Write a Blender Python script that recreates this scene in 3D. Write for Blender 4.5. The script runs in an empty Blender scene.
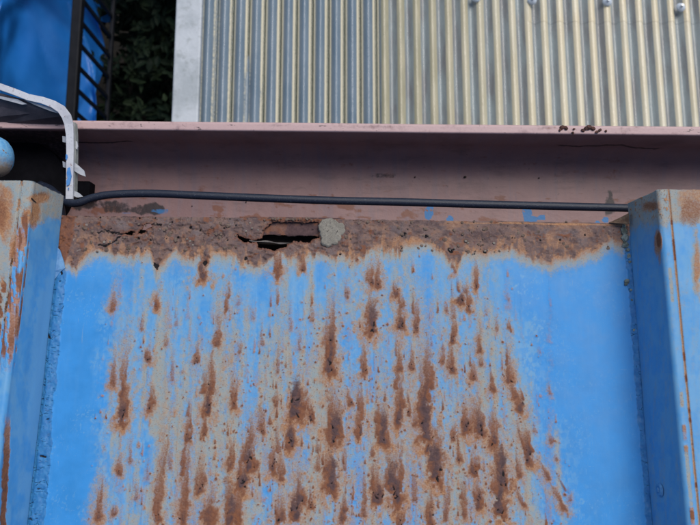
import bpy, bmesh, math, random
import numpy as np
from mathutils import Vector, Matrix, Euler
random.seed(7); RNG = np.random.default_rng(11)
R = math.radians
scene = bpy.context.scene
COL = scene.collection

# ---------------------------------------------------------------- camera, sky, sun, exposure
cam_d = bpy.data.cameras.new('camera'); cam = bpy.data.objects.new('camera', cam_d); COL.objects.link(cam)
CAM = Vector((0, 0, 4.0)); PITCH = R(7.0); ROLL = R(0.8); FPX = 700.0
RC = Matrix.Rotation(PITCH, 3, 'X') @ Matrix.Rotation(ROLL, 3, 'Z')
cam.matrix_world = Matrix.Translation(CAM) @ RC.to_4x4()
cam_d.sensor_width = 36.0; cam_d.lens = 36.0; cam_d.clip_start = 0.02; cam_d.clip_end = 5000
cam_d.dof.use_dof = True; cam_d.dof.focus_distance = 0.52; cam_d.dof.aperture_fstop = 17
scene.camera = cam

SUN_EL, SUN_AZ = R(58), R(34)          # azimuth clockwise from +Y
world = bpy.data.worlds.new("World"); scene.world = world; world.use_nodes = True
wn = world.node_tree; bg = wn.nodes['Background']
sky = wn.nodes.new('ShaderNodeTexSky'); sky.sky_type = 'NISHITA'; sky.sun_disc = False
sky.sun_elevation = SUN_EL; sky.sun_rotation = SUN_AZ; sky.altitude = 50; sky.air_density = 1.0; sky.dust_density = 1.0
wn.links.new(sky.outputs[0], bg.inputs[0]); bg.inputs[1].default_value = 0.105
sun_d = bpy.data.lights.new('sun', 'SUN'); sun_d.energy = 2.3; sun_d.angle = R(40); sun_d.color = (1, .93, .84)
sun = bpy.data.objects.new('sun', sun_d); COL.objects.link(sun)
sdir = Vector((math.sin(SUN_AZ)*math.cos(SUN_EL), math.cos(SUN_AZ)*math.cos(SUN_EL), math.sin(SUN_EL)))
sun.rotation_euler = sdir.to_track_quat('Z', 'Y').to_euler()
scene.view_settings.view_transform = 'Standard'; scene.view_settings.look = 'None'
scene.view_settings.exposure = 0.16; scene.view_settings.gamma = 1.0

# ---------------------------------------------------------------- helpers
ROOF_M = Matrix.Translation(CAM + 0.52*(RC @ Vector((0, 0, -1)))) @ Matrix.Rotation(R(-6), 4, 'X')
ROOF_I = ROOF_M.inverted()
CAML = ROOF_I @ CAM
def ray(px, py): return RC @ Vector(((px-350)/FPX, -(py-262.5)/FPX, -1))
def P2L(px, py, w=0.0):                      # photo point -> roof coordinates at height w
    d = ROOF_I.to_3x3() @ ray(px, py); t = (w-CAML.z)/d.z
    return CAML + t*d
def atz(px, py, z):                          # photo point -> world point on the level z
    d = ray(px, py); return CAM + d*((z-CAM.z)/d.z)
_A = np.array(RC.transposed() @ ROOF_M.to_3x3()); _b = np.array(RC.transposed() @ (ROOF_M.translation-CAM))
def L2P(U, V, W=0.0):                        # roof coordinates (arrays) -> photo point
    p = [_A[i, 0]*U+_A[i, 1]*V+_A[i, 2]*W+_b[i] for i in range(3)]
    return 350+FPX*p[0]/(-p[2]), 262.5-FPX*p[1]/(-p[2])

def vn(x, y, seed=0):
    xi = np.floor(x).astype(np.int64); yi = np.floor(y).astype(np.int64)
    fx = x-xi; fy = y-yi; fx = fx*fx*(3-2*fx); fy = fy*fy*(3-2*fy)
    def h(a, b):
        n = (a*374761393+b*668265263+seed*1442695041) & 0xffffffff
        n = ((n ^ (n >> 13))*1274126177) & 0xffffffff
        n = n ^ (n >> 16)
        return (n & 0xffffff)/float(0xffffff)
    return (h(xi, yi)*(1-fx)+h(xi+1, yi)*fx)*(1-fy)+(h(xi, yi+1)*(1-fx)+h(xi+1, yi+1)*fx)*fy
def fbm(x, y, o=4, seed=0):
    s = 0; a = .5; t = 0
    for i in range(o):
        s = s+a*vn(x*2**i, y*2**i, seed+i*17); t += a; a *= .55
    return s/t
def ss(a, b, x):
    t = np.clip((x-a)/(b-a), 0, 1); return t*t*(3-2*t)

def tag(o, label=None, cat=None, group=None, kind=None):
    if label: o['label'] = label
    if cat: o['category'] = cat
    if group: o['group'] = group
    if kind: o['kind'] = kind
    return o
def empty(name, loc=(0, 0, 0), rot=(0, 0, 0), matrix=None):
    o = bpy.data.objects.new(name, None); COL.objects.link(o); o.empty_display_size = .05
    if matrix is not None: o.matrix_world = matrix
    else: o.location = loc; o.rotation_euler = rot
    return o
def link(name, me, mat, parent=None, smooth=False):
    o = bpy.data.objects.new(name, me); COL.objects.link(o)
    if mat and not me.materials: me.materials.append(mat)
    if parent: o.parent = parent
    if smooth: me.shade_smooth()
    return o
def mesh(name, vs, fs, mat, parent=None, smooth=False):
    me = bpy.data.meshes.new(name); me.from_pydata([tuple(v) for v in vs], [], fs); me.update()
    return link(name, me, mat, parent, smooth)
def box_bm(bm, c, s, bev=0.0, rot=None):
    m = Matrix.Translation(c) @ (rot.to_4x4() if rot else Matrix()) @ Matrix.Diagonal((*s, 1))
    g = bmesh.ops.create_cube(bm, size=1, matrix=m)
    if bev:
        es = list({e for v in g['verts'] for e in v.link_edges})
        bmesh.ops.bevel(bm, geom=es, offset=bev, segments=2, affect='EDGES', profile=.5)
def obj_bm(name, bm, mat, parent=None, smooth=False):
    me = bpy.data.meshes.new(name); bm.to_mesh(me); bm.free(); return link(name, me, mat, parent, smooth)
def box(name, c, s, mat, parent=None, bev=0.0, rot=None):
    bm = bmesh.new(); box_bm(bm, c, s, bev, rot); return obj_bm(name, bm, mat, parent)
def tube(name, pts, rad, mat, parent=None, n=12, cap=True):
    pts = [Vector(p) for p in pts]; vs = []; fs = []
    up = Vector((0, 0, 1))
    for i, p in enumerate(pts):
        t = (pts[min(i+1, len(pts)-1)]-pts[max(i-1, 0)]).normalized()
        if abs(t.dot(up)) > .98: up = Vector((0, 1, 0))
        a = t.cross(up).normalized(); b = a.cross(t).normalized(); up = b
        r = rad[i] if isinstance(rad, (list, tuple)) else rad
        for k in range(n):
            th = 2*math.pi*k/n; vs.append(p+r*(math.cos(th)*a+math.sin(th)*b))
    for i in range(len(pts)-1):
        for k in range(n):
            fs.append((i*n+k, i*n+(k+1) % n, (i+1)*n+(k+1) % n, (i+1)*n+k))
    if cap: fs.append(tuple(range(n))[::-1]); fs.append(tuple((len(pts)-1)*n+k for k in range(n)))
    return mesh(name, vs, fs, mat, parent, True)
def catmull(P, k=8):
    P = [Vector(p) for p in P]; out = []
    for i in range(len(P)-1):
        a = P[max(i-1, 0)]; b = P[i]; c = P[i+1]; d = P[min(i+2, len(P)-1)]
        for j in range(k):
            t = j/k
            out.append(.5*((2*b)+(c-a)*t+(2*a-5*b+4*c-d)*t*t+(3*b-a-3*c+d)*t**3))
    out.append(P[-1]); return out

def grid(name, PX, PY, PZ, mat, parent=None, attrs=None, keep=None, rim=0.0, rim_dir=(0, 0, -1)):
    """a dense sheet from 2-D arrays; attrs = {name: (r,g,b,a) arrays}; keep = per-quad mask; rim = thickness shown at open edges"""
    ny, nx = PX.shape; idx = np.arange(ny*nx).reshape(ny, nx)
    co = np.stack([PX, PY, PZ], -1).reshape(-1, 3).astype(np.float64)
    q = np.stack([idx[:-1, :-1], idx[:-1, 1:], idx[1:, 1:], idx[1:, :-1]], -1).reshape(-1, 4)
    if keep is not None: q = q[keep.reshape(-1)]
    at = {k: np.stack([np.broadcast_to(c, PX.shape) for c in v], -1).reshape(-1, 4) for k, v in (attrs or {}).items()}
    if rim:
        e = np.concatenate([q[:, [0, 1]], q[:, [1, 2]], q[:, [2, 3]], q[:, [3, 0]]])
        key = np.sort(e, 1); k1 = key[:, 0]*(ny*nx+1)+key[:, 1]
        _, inv, cnt = np.unique(k1, return_inverse=True, return_counts=True)
        be = e[cnt[inv] == 1]; bv = np.unique(be)
        mp = -np.ones(ny*nx, np.int64); mp[bv] = ny*nx+np.arange(len(bv))
        low = co[bv]+np.array(rim_dir)*rim
        co = np.concatenate([co, low])
        at = {k: np.concatenate([v, v[bv]]) for k, v in at.items()}
        q = np.concatenate([q, np.stack([be[:, 1], be[:, 0], mp[be[:, 0]], mp[be[:, 1]]], -1)])
    used = np.zeros(len(co), bool); used[q.reshape(-1)] = True
    rm = np.cumsum(used)-1; q = rm[q]; co = co[used]; at = {k: v[used] for k, v in at.items()}
    me = bpy.data.meshes.new(name); nq = len(q)
    me.vertices.add(len(co)); me.vertices.foreach_set('co', co.reshape(-1).astype(np.float32))
    me.loops.add(nq*4); me.loops.foreach_set('vertex_index', q.reshape(-1).astype(np.int32))
    me.polygons.add(nq); me.polygons.foreach_set('loop_start', np.arange(0, nq*4, 4, dtype=np.int32))
    me.polygons.foreach_set('loop_total', np.full(nq, 4, np.int32))
    me.update(calc_edges=True)
    for k, v in at.items():
        a = me.attributes.new(k, 'FLOAT_COLOR', 'POINT'); a.data.foreach_set('color', np.clip(v, 0, 1).reshape(-1).astype(np.float32))
    return link(name, me, mat, parent, True)

# ---------------------------------------------------------------- node helpers
class NT:
    def __init__(s, name):
        s.m = bpy.data.materials.new(name); s.m.use_nodes = True; s.t = s.m.node_tree
        s.b = s.t.nodes['Principled BSDF']; s.tc = s.t.nodes.new('ShaderNodeTexCoord')
    def n(s, ty, **kw):
        nd = s.t.nodes.new(ty)
        for k, v in kw.items(): setattr(nd, k, v)
        return nd
    def put(s, sock, v):
        if hasattr(v, 'is_output') or isinstance(v, bpy.types.NodeSocket): s.t.links.new(v, sock)
        else:
            if isinstance(v, (tuple, list)) and len(v) == 3 and sock.type == 'RGBA': v = (*v, 1)
            sock.default_value = v
    def math(s, op, a, b=0.0, c=None, clamp=False):
        nd = s.n('ShaderNodeMath', operation=op, use_clamp=clamp); s.put(nd.inputs[0], a); s.put(nd.inputs[1], b)
        if c is not None: s.put(nd.inputs[2], c)
        return nd.outputs[0]
    def mix(s, f, a, b, mode='MIX'):
        nd = s.n('ShaderNodeMix', data_type='RGBA', blend_type=mode); s.put(nd.inputs[0], f); s.put(nd.inputs[6], a); s.put(nd.inputs[7], b)
        return nd.outputs[2]
    def rng(s, v, a, b, c=0.0, d=1.0, smooth=True):
        nd = s.n('ShaderNodeMapRange', interpolation_type='SMOOTHSTEP' if smooth else 'LINEAR'); s.put(nd.inputs[0], v)
        for i, q in enumerate((a, b, c, d)): nd.inputs[i+1].default_value = q
        return nd.outputs[0]
    def vec(s, sc=(1, 1, 1), src='Object'):
        nd = s.n('ShaderNodeMapping'); s.t.links.new(s.tc.outputs[src], nd.inputs[0]); nd.inputs[3].default_value = sc; return nd.outputs[0]
    def noise(s, scale, detail=4, rough=.55, v=None, dist=0.0):
        nd = s.n('ShaderNodeTexNoise'); nd.inputs['Scale'].default_value = scale; nd.inputs['Detail'].default_value = detail
        nd.inputs['Roughness'].default_value = rough; nd.inputs['Distortion'].default_value = dist
        s.t.links.new(v if v is not None else s.tc.outputs['Object'], nd.inputs['Vector']); return nd.outputs[0]
    def attr(s, name):
        nd = s.n('ShaderNodeAttribute', attribute_name=name); sp = s.n('ShaderNodeSeparateColor'); s.t.links.new(nd.outputs['Color'], sp.inputs[0])
        return sp.outputs[0], sp.outputs[1], sp.outputs[2], nd.outputs['Alpha']
    def soft(s, a, noise, amp, lo=.35, hi=.65):     # attribute broken up by noise, then sharpened
        return s.rng(s.math('ADD', a, s.math('MULTIPLY', s.math('SUBTRACT', noise, .5), amp)), lo, hi)
    def bump(s, h, dist, strength=1.0, nrm=None):
        nd = s.n('ShaderNodeBump'); nd.inputs['Strength'].default_value = strength; nd.inputs['Distance'].default_value = dist
        s.put(nd.inputs['Height'], h)
        if nrm is not None: s.t.links.new(nrm, nd.inputs['Normal'])
        return nd.outputs[0]
    def out(s, col=None, rough=None, nrm=None, **kw):
        if col is not None: s.put(s.b.inputs['Base Color'], col)
        if rough is not None: s.put(s.b.inputs['Roughness'], rough)
        if nrm is not None: s.t.links.new(nrm, s.b.inputs['Normal'])
        for k, v in kw.items(): s.put(s.b.inputs[k.replace('_', ' ')], v)
        return s.m

def m_paint(name, blue=(.034, .243, .58), pale=(.135, .345, .58)):
    n = NT(name)
    pal, org, brn, cor = n.attr('wa'); blk, bnd, peel, chk = n.attr('wb')
    n1 = n.noise(900, 3, .6); n2 = n.noise(260, 4, .6); n3 = n.noise(60, 4, .6)
    st = n.noise(1, 4, .6, n.vec((200, 30, 60)))
    fine = n.noise(1500, 2, .6)
    base = n.mix(n.rng(n3, .3, .7), blue, tuple(c*1.12 for c in blue))
    base = n.mix(n.math('MULTIPLY', n.rng(st, .45, .7), .10), base, pale)
    c = n.mix(n.math('MULTIPLY', n.soft(pal, n2, .6, .0, 1.0), .9), base, pale)
    tan = n.mix(n.rng(n2, .35, .65), (.29, .32, .29), (.38, .32, .22))
    nm = n.math('MULTIPLY', n.math('ADD', n1, n2), .5); nh = n.noise(420, 4, .7)
    chs = n.soft(chk, nh, 1.5, .47, .56); ch = n.math('MULTIPLY', n.math('ADD', n.soft(chk, nm, .9, .1, .9), n.math('MULTIPLY', chs, .45)), .58, clamp=True)
    c = n.mix(ch, c, tan)
    # hairline scratches and scuffs in the paint
    sc = n.math('MULTIPLY', n.rng(n.noise(1, 3, .6, n.vec((90, 900, 200)), 2.5), .665, .69), n.rng(n3, .5, .62)); c = n.mix(n.math('MULTIPLY', sc, .45), c, (.24, .38, .50))
    sc2 = n.math('MULTIPLY', n.rng(n.noise(1, 3, .6, n.vec((700, 55, 200)), 1.5), .67, .70), n.rng(n.noise(25, 3, .5), .5, .6)); c = n.mix(n.math('MULTIPLY', sc2, .4), c, (.22, .34, .46))
    spk = n.math('MULTIPLY', n.rng(n.noise(1050, 2, .5), .60, .68), n.rng(n.math('ADD', chk, org), .25, .9)); c = n.mix(n.math('MULTIPLY', spk, .55), c, (.22, .11, .06))
    c = n.mix(n.math('MULTIPLY', n.soft(org, n.math('MULTIPLY', n.math('ADD', n1, n2), .5), .9, .1, .95), .88), c, n.mix(n.rng(n1, .35, .65), (.43, .205, .080), (.33, .135, .052)))
    n4 = n.noise(110, 5, .65, dist=.6)
    crust = n.mix(n.rng(n4, .35, .65), (.105, .070, .068), (.190, .125, .108))
    crust = n.mix(n.math('MULTIPLY', n.rng(n3, .5, .7), .55), crust, (.17, .145, .15))
    crust = n.mix(n.math('MULTIPLY', n.rng(n2, .50, .68), .55), crust, (.26, .145, .095))
    crust = n.mix(n.math('MULTIPLY', n.rng(n.noise(190, 4, .6), .60, .70), .6), crust, (.12, .035, .028))
    crust = n.mix(n.math('MULTIPLY', n.rng(n1, .62, .72), .45), crust, (.05, .035, .03))
    crust = n.mix(n.math('MULTIPLY', n.rng(n.noise(330, 3, .6, dist=1.0), .64, .72), .6), crust, (.30, .26, .22))
    c = n.mix(n.soft(bnd, n2, .5, .2, .8), c, crust)
    c = n.mix(n.soft(brn, n1, .55, .12, .85), c, n.mix(n.rng(n2, .35, .65), (.225, .088, .042), (.16, .066, .040)))
    c = n.mix(n.soft(cor, n1, .45, .2, .85), c, n.mix(n.rng(n2, .3, .7), (.070, .042, .043), (.105, .062, .062)))
    pb = n.mix(n.rng(n2, .35, .65), (.022, .125, .32), (.042, .19, .40))
    vo = n.n('ShaderNodeTexVoronoi', feature='DISTANCE_TO_EDGE'); vo.inputs['Scale'].default_value = 1
    n.t.links.new(n.vec((150, 260, 150)), vo.inputs['Vector'])
    crk = n.math('MULTIPLY', n.math('MULTIPLY', n.rng(vo.outputs['Distance'], .0, .035, 1, 0), n.rng(n3, .45, .55)), n.rng(n2, .50, .6))
    c = n.mix(n.math('MULTIPLY', n.soft(peel, n2, .4), .75), c, pb)
    crk = n.math('MULTIPLY', crk, n.rng(peel, .35, .6))
    c = n.mix(n.math('MULTIPLY', crk, .6), c, (.012, .018, .03))
    c = n.mix(n.soft(blk, n1, .35, .35, .65), c, (.012, .010, .011))
    # sparse dust grains and chips everywhere
    c = n.mix(n.math('MULTIPLY', n.rng(fine, .72, .78), .35), c, (.20, .24, .27))
    rustf = n.math('MAXIMUM', n.math('MAXIMUM', org, brn), n.math('MAXIMUM', bnd, cor))
    h = n.math('ADD', n.math('MULTIPLY', n.math('ADD', n.math('MULTIPLY', n1, .5), n.math('MULTIPLY', n2, 1.5)), n.math('ADD', n.math('MULTIPLY', rustf, .9), .05)), n.math('MULTIPLY', crk, -1.2))
    h2 = n.math('ADD', n.math('ADD', h, n.math('MULTIPLY', blk, -1.0)), n.math('MULTIPLY', chs, -.10))
    rough = n.math('ADD', n.rng(n3, .3, .7, .46, .58), n.math('MULTIPLY', n.math('MAXIMUM', rustf, chk), .35), clamp=True)
    return n.out(c, rough, n.bump(h2, .0007, .8), Specular_IOR_Level=.3)
M_PAINT = m_paint('weathered_blue_paint')

def m_simple(name, c1, c2, scale=60, rough=.6, bump=.0005, detail=5, lo=.35, hi=.65, **kw):
    n = NT(name); a = n.noise(scale, detail, .6); b = n.noise(scale*6, 3, .6)
    c = n.mix(n.rng(a, lo, hi), c1, c2); c = n.mix(n.math('MULTIPLY', n.rng(b, .45, .75), .25), c, tuple(x*.6 for x in c1))
    return n.out(c, rough, n.bump(n.math('ADD', a, n.math('MULTIPLY', b, .5)), bump), **kw)

# ---------------------------------------------------------------- splat tools in photo coordinates
class Field:
    """2-D fields over a sheet, with blots placed in (u,v) sheet coordinates (metres)"""
    def __init__(s, U, V):
        s.U, s.V = U, V; s.f = {}
        s.wu = (fbm(U*260, V*180, 3, 5)-.5); s.wv = (fbm(U*260+9, V*180+3, 3, 9)-.5)
        s.n1 = fbm(U*900, V*900, 2, 21); s.du = U[0, 1]-U[0, 0]; s.dv = V[1, 0]-V[0, 0]
    def get(s, k):
        if k not in s.f: s.f[k] = np.zeros(s.U.shape)
        return s.f[k]
    def win(s, u0, u1, v0, v1):
        U0, V0 = s.U[0, 0], s.V[0, 0]
        i0 = max(int((v0-V0)/s.dv), 0); i1 = min(int((v1-V0)/s.dv)+2, s.U.shape[0])
        j0 = max(int((u0-U0)/s.du), 0); j1 = min(int((u1-U0)/s.du)+2, s.U.shape[1])
        return (slice(i0, i1), slice(j0, j1)) if i1 > i0 and j1 > j0 else None
    def streak(s, k, u, v, L, w, amp, lean=0.0, warp=.35, tailpow=1.4, soft=.5):
        """teardrop: head at (u,v), tail reaching L up the sheet (+v), half width w"""
        m = 2.5*w+abs(lean)*L; W = s.win(u-m, u+m, v-3*w, v+L*1.05)
        if W is None: return
        a = s.get(k); U = s.U[W]+s.wu[W]*w*warp*2; V = s.V[W]+s.wv[W]*w*warp*3
        t = (V-v)/L; tt = np.clip(t, 0, 1)
        uc = u+lean*(V-v)
        ww = w*(.32+.68*(1-tt)**1.2)*(.8+.5*s.n1[W])
        du = np.abs(U-uc)/ww
        dv = np.where(t < 0, (v-V)/(w*.9), 0)
        d = np.sqrt(du**2+dv**2)
        g = (1-ss(1-soft, 1+soft, d))*amp*(1-np.clip(t, 0, 1)**tailpow)
        a[W] = np.maximum(a[W], g)

def poly_sdf(X, Y, P):
    """signed distance to polygon, negative inside"""
    n = len(P); d = np.full(X.shape, 1e9); ins = np.zeros(X.shape, bool)
    for i in range(n):
        x1, y1 = P[i]; x2, y2 = P[(i+1) % n]; ex, ey = x2-x1, y2-y1
        t = np.clip(((X-x1)*ex+(Y-y1)*ey)/(ex*ex+ey*ey+1e-12), 0, 1)
        d = np.minimum(d, np.hypot(X-x1-t*ex, Y-y1-t*ey))
        c = ((y1 > Y) != (y2 > Y)) & (X < (x2-x1)*(Y-y1)/((y2-y1) if y2 != y1 else 1e-12)+x1)
        ins ^= c
    return np.where(ins, -d, d)
def line_d(X, Y, P):
    d = np.full(X.shape, 1e9)
    for (x1, y1), (x2, y2) in zip(P[:-1], P[1:]):
        ex, ey = x2-x1, y2-y1; t = np.clip(((X-x1)*ex+(Y-y1)*ey)/(ex*ex+ey*ey+1e-12), 0, 1)
        d = np.minimum(d, np.hypot(X-x1-t*ex, Y-y1-t*ey))
    return d

# ================================================================ SETTING: ground, house wall
M_SOIL = m_simple('damp_soil', (.006, .005, .004), (.014, .011, .008), 14, .95, .01)
bm = bmesh.new(); bmesh.ops.create_grid(bm, x_segments=60, y_segments=60, size=1)
for v in bm.verts:
    r = math.hypot(v.co.x, v.co.y); k = 3+400*r**4
    v.co.x *= k; v.co.y *= k
    v.co.z = .03*math.sin(v.co.x*3.1)*math.cos(v.co.y*2.3) if r < .8 else 0
tag(obj_bm('ground', bm, M_SOIL, smooth=True), kind='structure')
M_WALL = m_simple('dull_render', (.20, .18, .16), (.28, .26, .23), 5, .9, .002)
hw = box('house_wall', (0, -1.05, 1.66), (2.6, 2.0, 3.32), M_WALL); tag(hw, kind='structure')

# ================================================================ THE BLUE ROOF
roof = empty('metal_roof', matrix=ROOF_M)
tag(roof, 'blue painted metal roof with box battens, rust streaks and a rotted hole at its eave', 'roof')
UL, UR = -0.2172, 0.2091; VE = 0.0325
PXM = 1/0.000745   # photo px per metre at the pan, roughly
px = 0.000745
SC = 1.0

# head_x, head_y, top_y, half width px, strength, core(0..1), lean px per px
ST = [(113,311,284,4.5,.75,.2),(156,307,289,3.5,.9,.6),(190,298,288,2,.5,0),(113,383,352,4,.8,.3),(122,397,340,5,.9,.4),(148,360,343,3.5,.8,.5),
(183,373,366,2,.5,.1),(197,363,340,3.5,.8,.4),(203,277,254,7,.9,.8),(227,312,280,4,.8,.2),(217,345,300,4,.8,.3),(277,303,280,2.2,.7,.2),(277,276,248,5,.9,.4),
(303,270,246,4,.9,.4),(331,347,300,6.5,.9,.55),(330,372,335,8.5,1,.85),(371,332,290,8.5,1,.9),(371,284,255,5,.9,.7),(347,297,280,3,.7,.5),(196,364,345,4,.7,.5),
(210,391,348,5,.85,.4),(297,415,378,10,1,1),(364,373,332,3.6,.85,.4),(278,373,330,2.4,.6,.3),(378,286,256,4,.85,.4),(396,294,278,5,.9,.6),(401,329,296,6.5,.95,.8),
(402,309,290,4,.8,.1),(416,330,285,4,.8,.4),(454,273,256,3,.8,.3),(477,288,255,3.4,.9,.8),(461,301,284,6,.95,.7),(469,310,286,4.2,.9,.6),(447,311,295,2.6,.7,.2),(453,318,280,3,.6,.1),
(453,343,312,5,.95,.7),(452,374,340,5,.9,.6),(473,379,355,4,.85,.4),(443,364,338,3.2,.8,.3),(509,329,316,3.2,.8,.3),(480,352,320,3.6,.8,.3),(481,365,350,3,.7,.2),(509,381,350,4.4,.9,.4),
(514,398,372,4.5,.9,.3,.15),(521,411,385,5.5,.95,.8,.15),(399,370,338,5,.9,.3),(412,368,335,3.6,.8,.4),(493,391,368,4,.85,.3),(357,261,252,3,.8,.5),(487,316,300,2,.5,0),(497,330,310,3,.6,.1),
(359,434,396,5,.95,.9),(383,442,402,9,1,.9),(399,424,372,6,1,.9),(425,440,360,10,1,1),(427,452,430,4,1,1,-.2),(436,480,440,10,1,.95),(377,503,455,6.5,.95,.7),(396,504,455,9,1,1),(401,526,500,5,.9,.6),(430,523,490,6,.95,.5),
(466,432,398,6,.95,.7),(480,435,396,7,1,.8,.15),(494,444,415,7,.95,.7),(503,486,425,9.5,1,1,.1),(500,514,480,9,1,1),(474,475,446,6.5,.95,.6),(453,441,425,4,.9,.4),(459,461,432,3.6,.85,.4),(479,505,470,6.5,.95,.6),
(529,460,425,6.5,.95,.7,.25),(519,478,455,3.6,.85,.3),(524,505,478,3.4,.85,.3,.45),(409,416,392,3.2,.85,.5),(454,441,424,4,.85,.4),(432,345,330,2,.5,.1),(551,441,432,3.5,.7,.2),(564,509,474,4,.85,.3,.5),(548,478,455,4,.8,.3,.5),(534,432,420,2.6,.6,.1),
(208,413,368,6.5,1,.9),(204,436,405,4,.9,.4),(234,406,375,5,.9,.4),(311,422,400,4.6,.95,.7,.2),(290,446,408,6.5,1,.9),(334,443,385,9,1,.9),(331,489,440,9,1,.95),(351,404,385,3.6,.9,.5,.25),(359,410,380,3,.8,.3),(381,440,410,3,.8,.3),
(248,470,435,9,.95,.8),(241,490,448,7.5,1,1),(273,471,440,6.5,.95,.7),(281,478,455,4,.9,.3),(296,519,478,8.5,1,1),(304,505,488,5,.9,.5),(311,508,484,3.6,.85,.4),(230,468,430,4.2,.85,.3),(201,490,456,4.6,.85,.5),(210,524,480,7.5,.95,.3),(231,523,480,9,.95,.7),
(280,522,490,6,.9,.5),(189,440,412,4,.85,.5),(276,407,385,3.4,.8,.4),(182,520,490,5,.9,.5),(260,428,400,5,.75,.1),(262,433,415,3.4,.85,.4),(270,424,408,3,.8,.3),
(122,422,372,7,.95,.8),(151,408,380,5,.85,.6),(188,440,405,4.5,.9,.4),(119,476,452,3.8,.85,.5),(98,518,488,5,.85,.5),(114,514,504,4,.75,.4),(158,521,430,5,.85,.4),(130,462,430,3,.6,0),(183,522,425,6.5,.85,.2),(198,492,450,4.5,.8,.4),
(415,425,400,4,.8,.3),(344,520,500,6,.9,.5),(364,515,480,4,.8,.3),(446,520,470,4,.8,.2),(463,515,480,4,.8,.3),(372,455,440,3,.8,.2),(318,470,440,3.4,.7,.1),(345,470,430,3,.7,.2),(415,500,460,4,.7,.1),
(172,380,350,2.6,.6,.1),(166,345,325,3,.6,.2),(240,352,335,3.5,.6,.2),(252,318,300,3,.5,.1),(262,345,320,3,.6,.2),(290,330,300,2.5,.5,0),(300,350,325,3,.6,.2),(312,322,300,3,.6,.1),(239,305,290,3,.5,.1),(142,330,310,3,.6,.2),(176,326,305,2.5,.5,.1),
(508,300,290,2,.5,.1),(550,395,385,2.4,.6,.1),(540,352,342,2,.4,0),(556,460,450,2.4,.6,.2),(570,500,490,2.4,.6,.1),(135,500,480,3,.6,.2),(148,480,455,3,.5,.1),(170,470,440,3,.6,.2),(104,450,440,2,.4,.1)]

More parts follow.
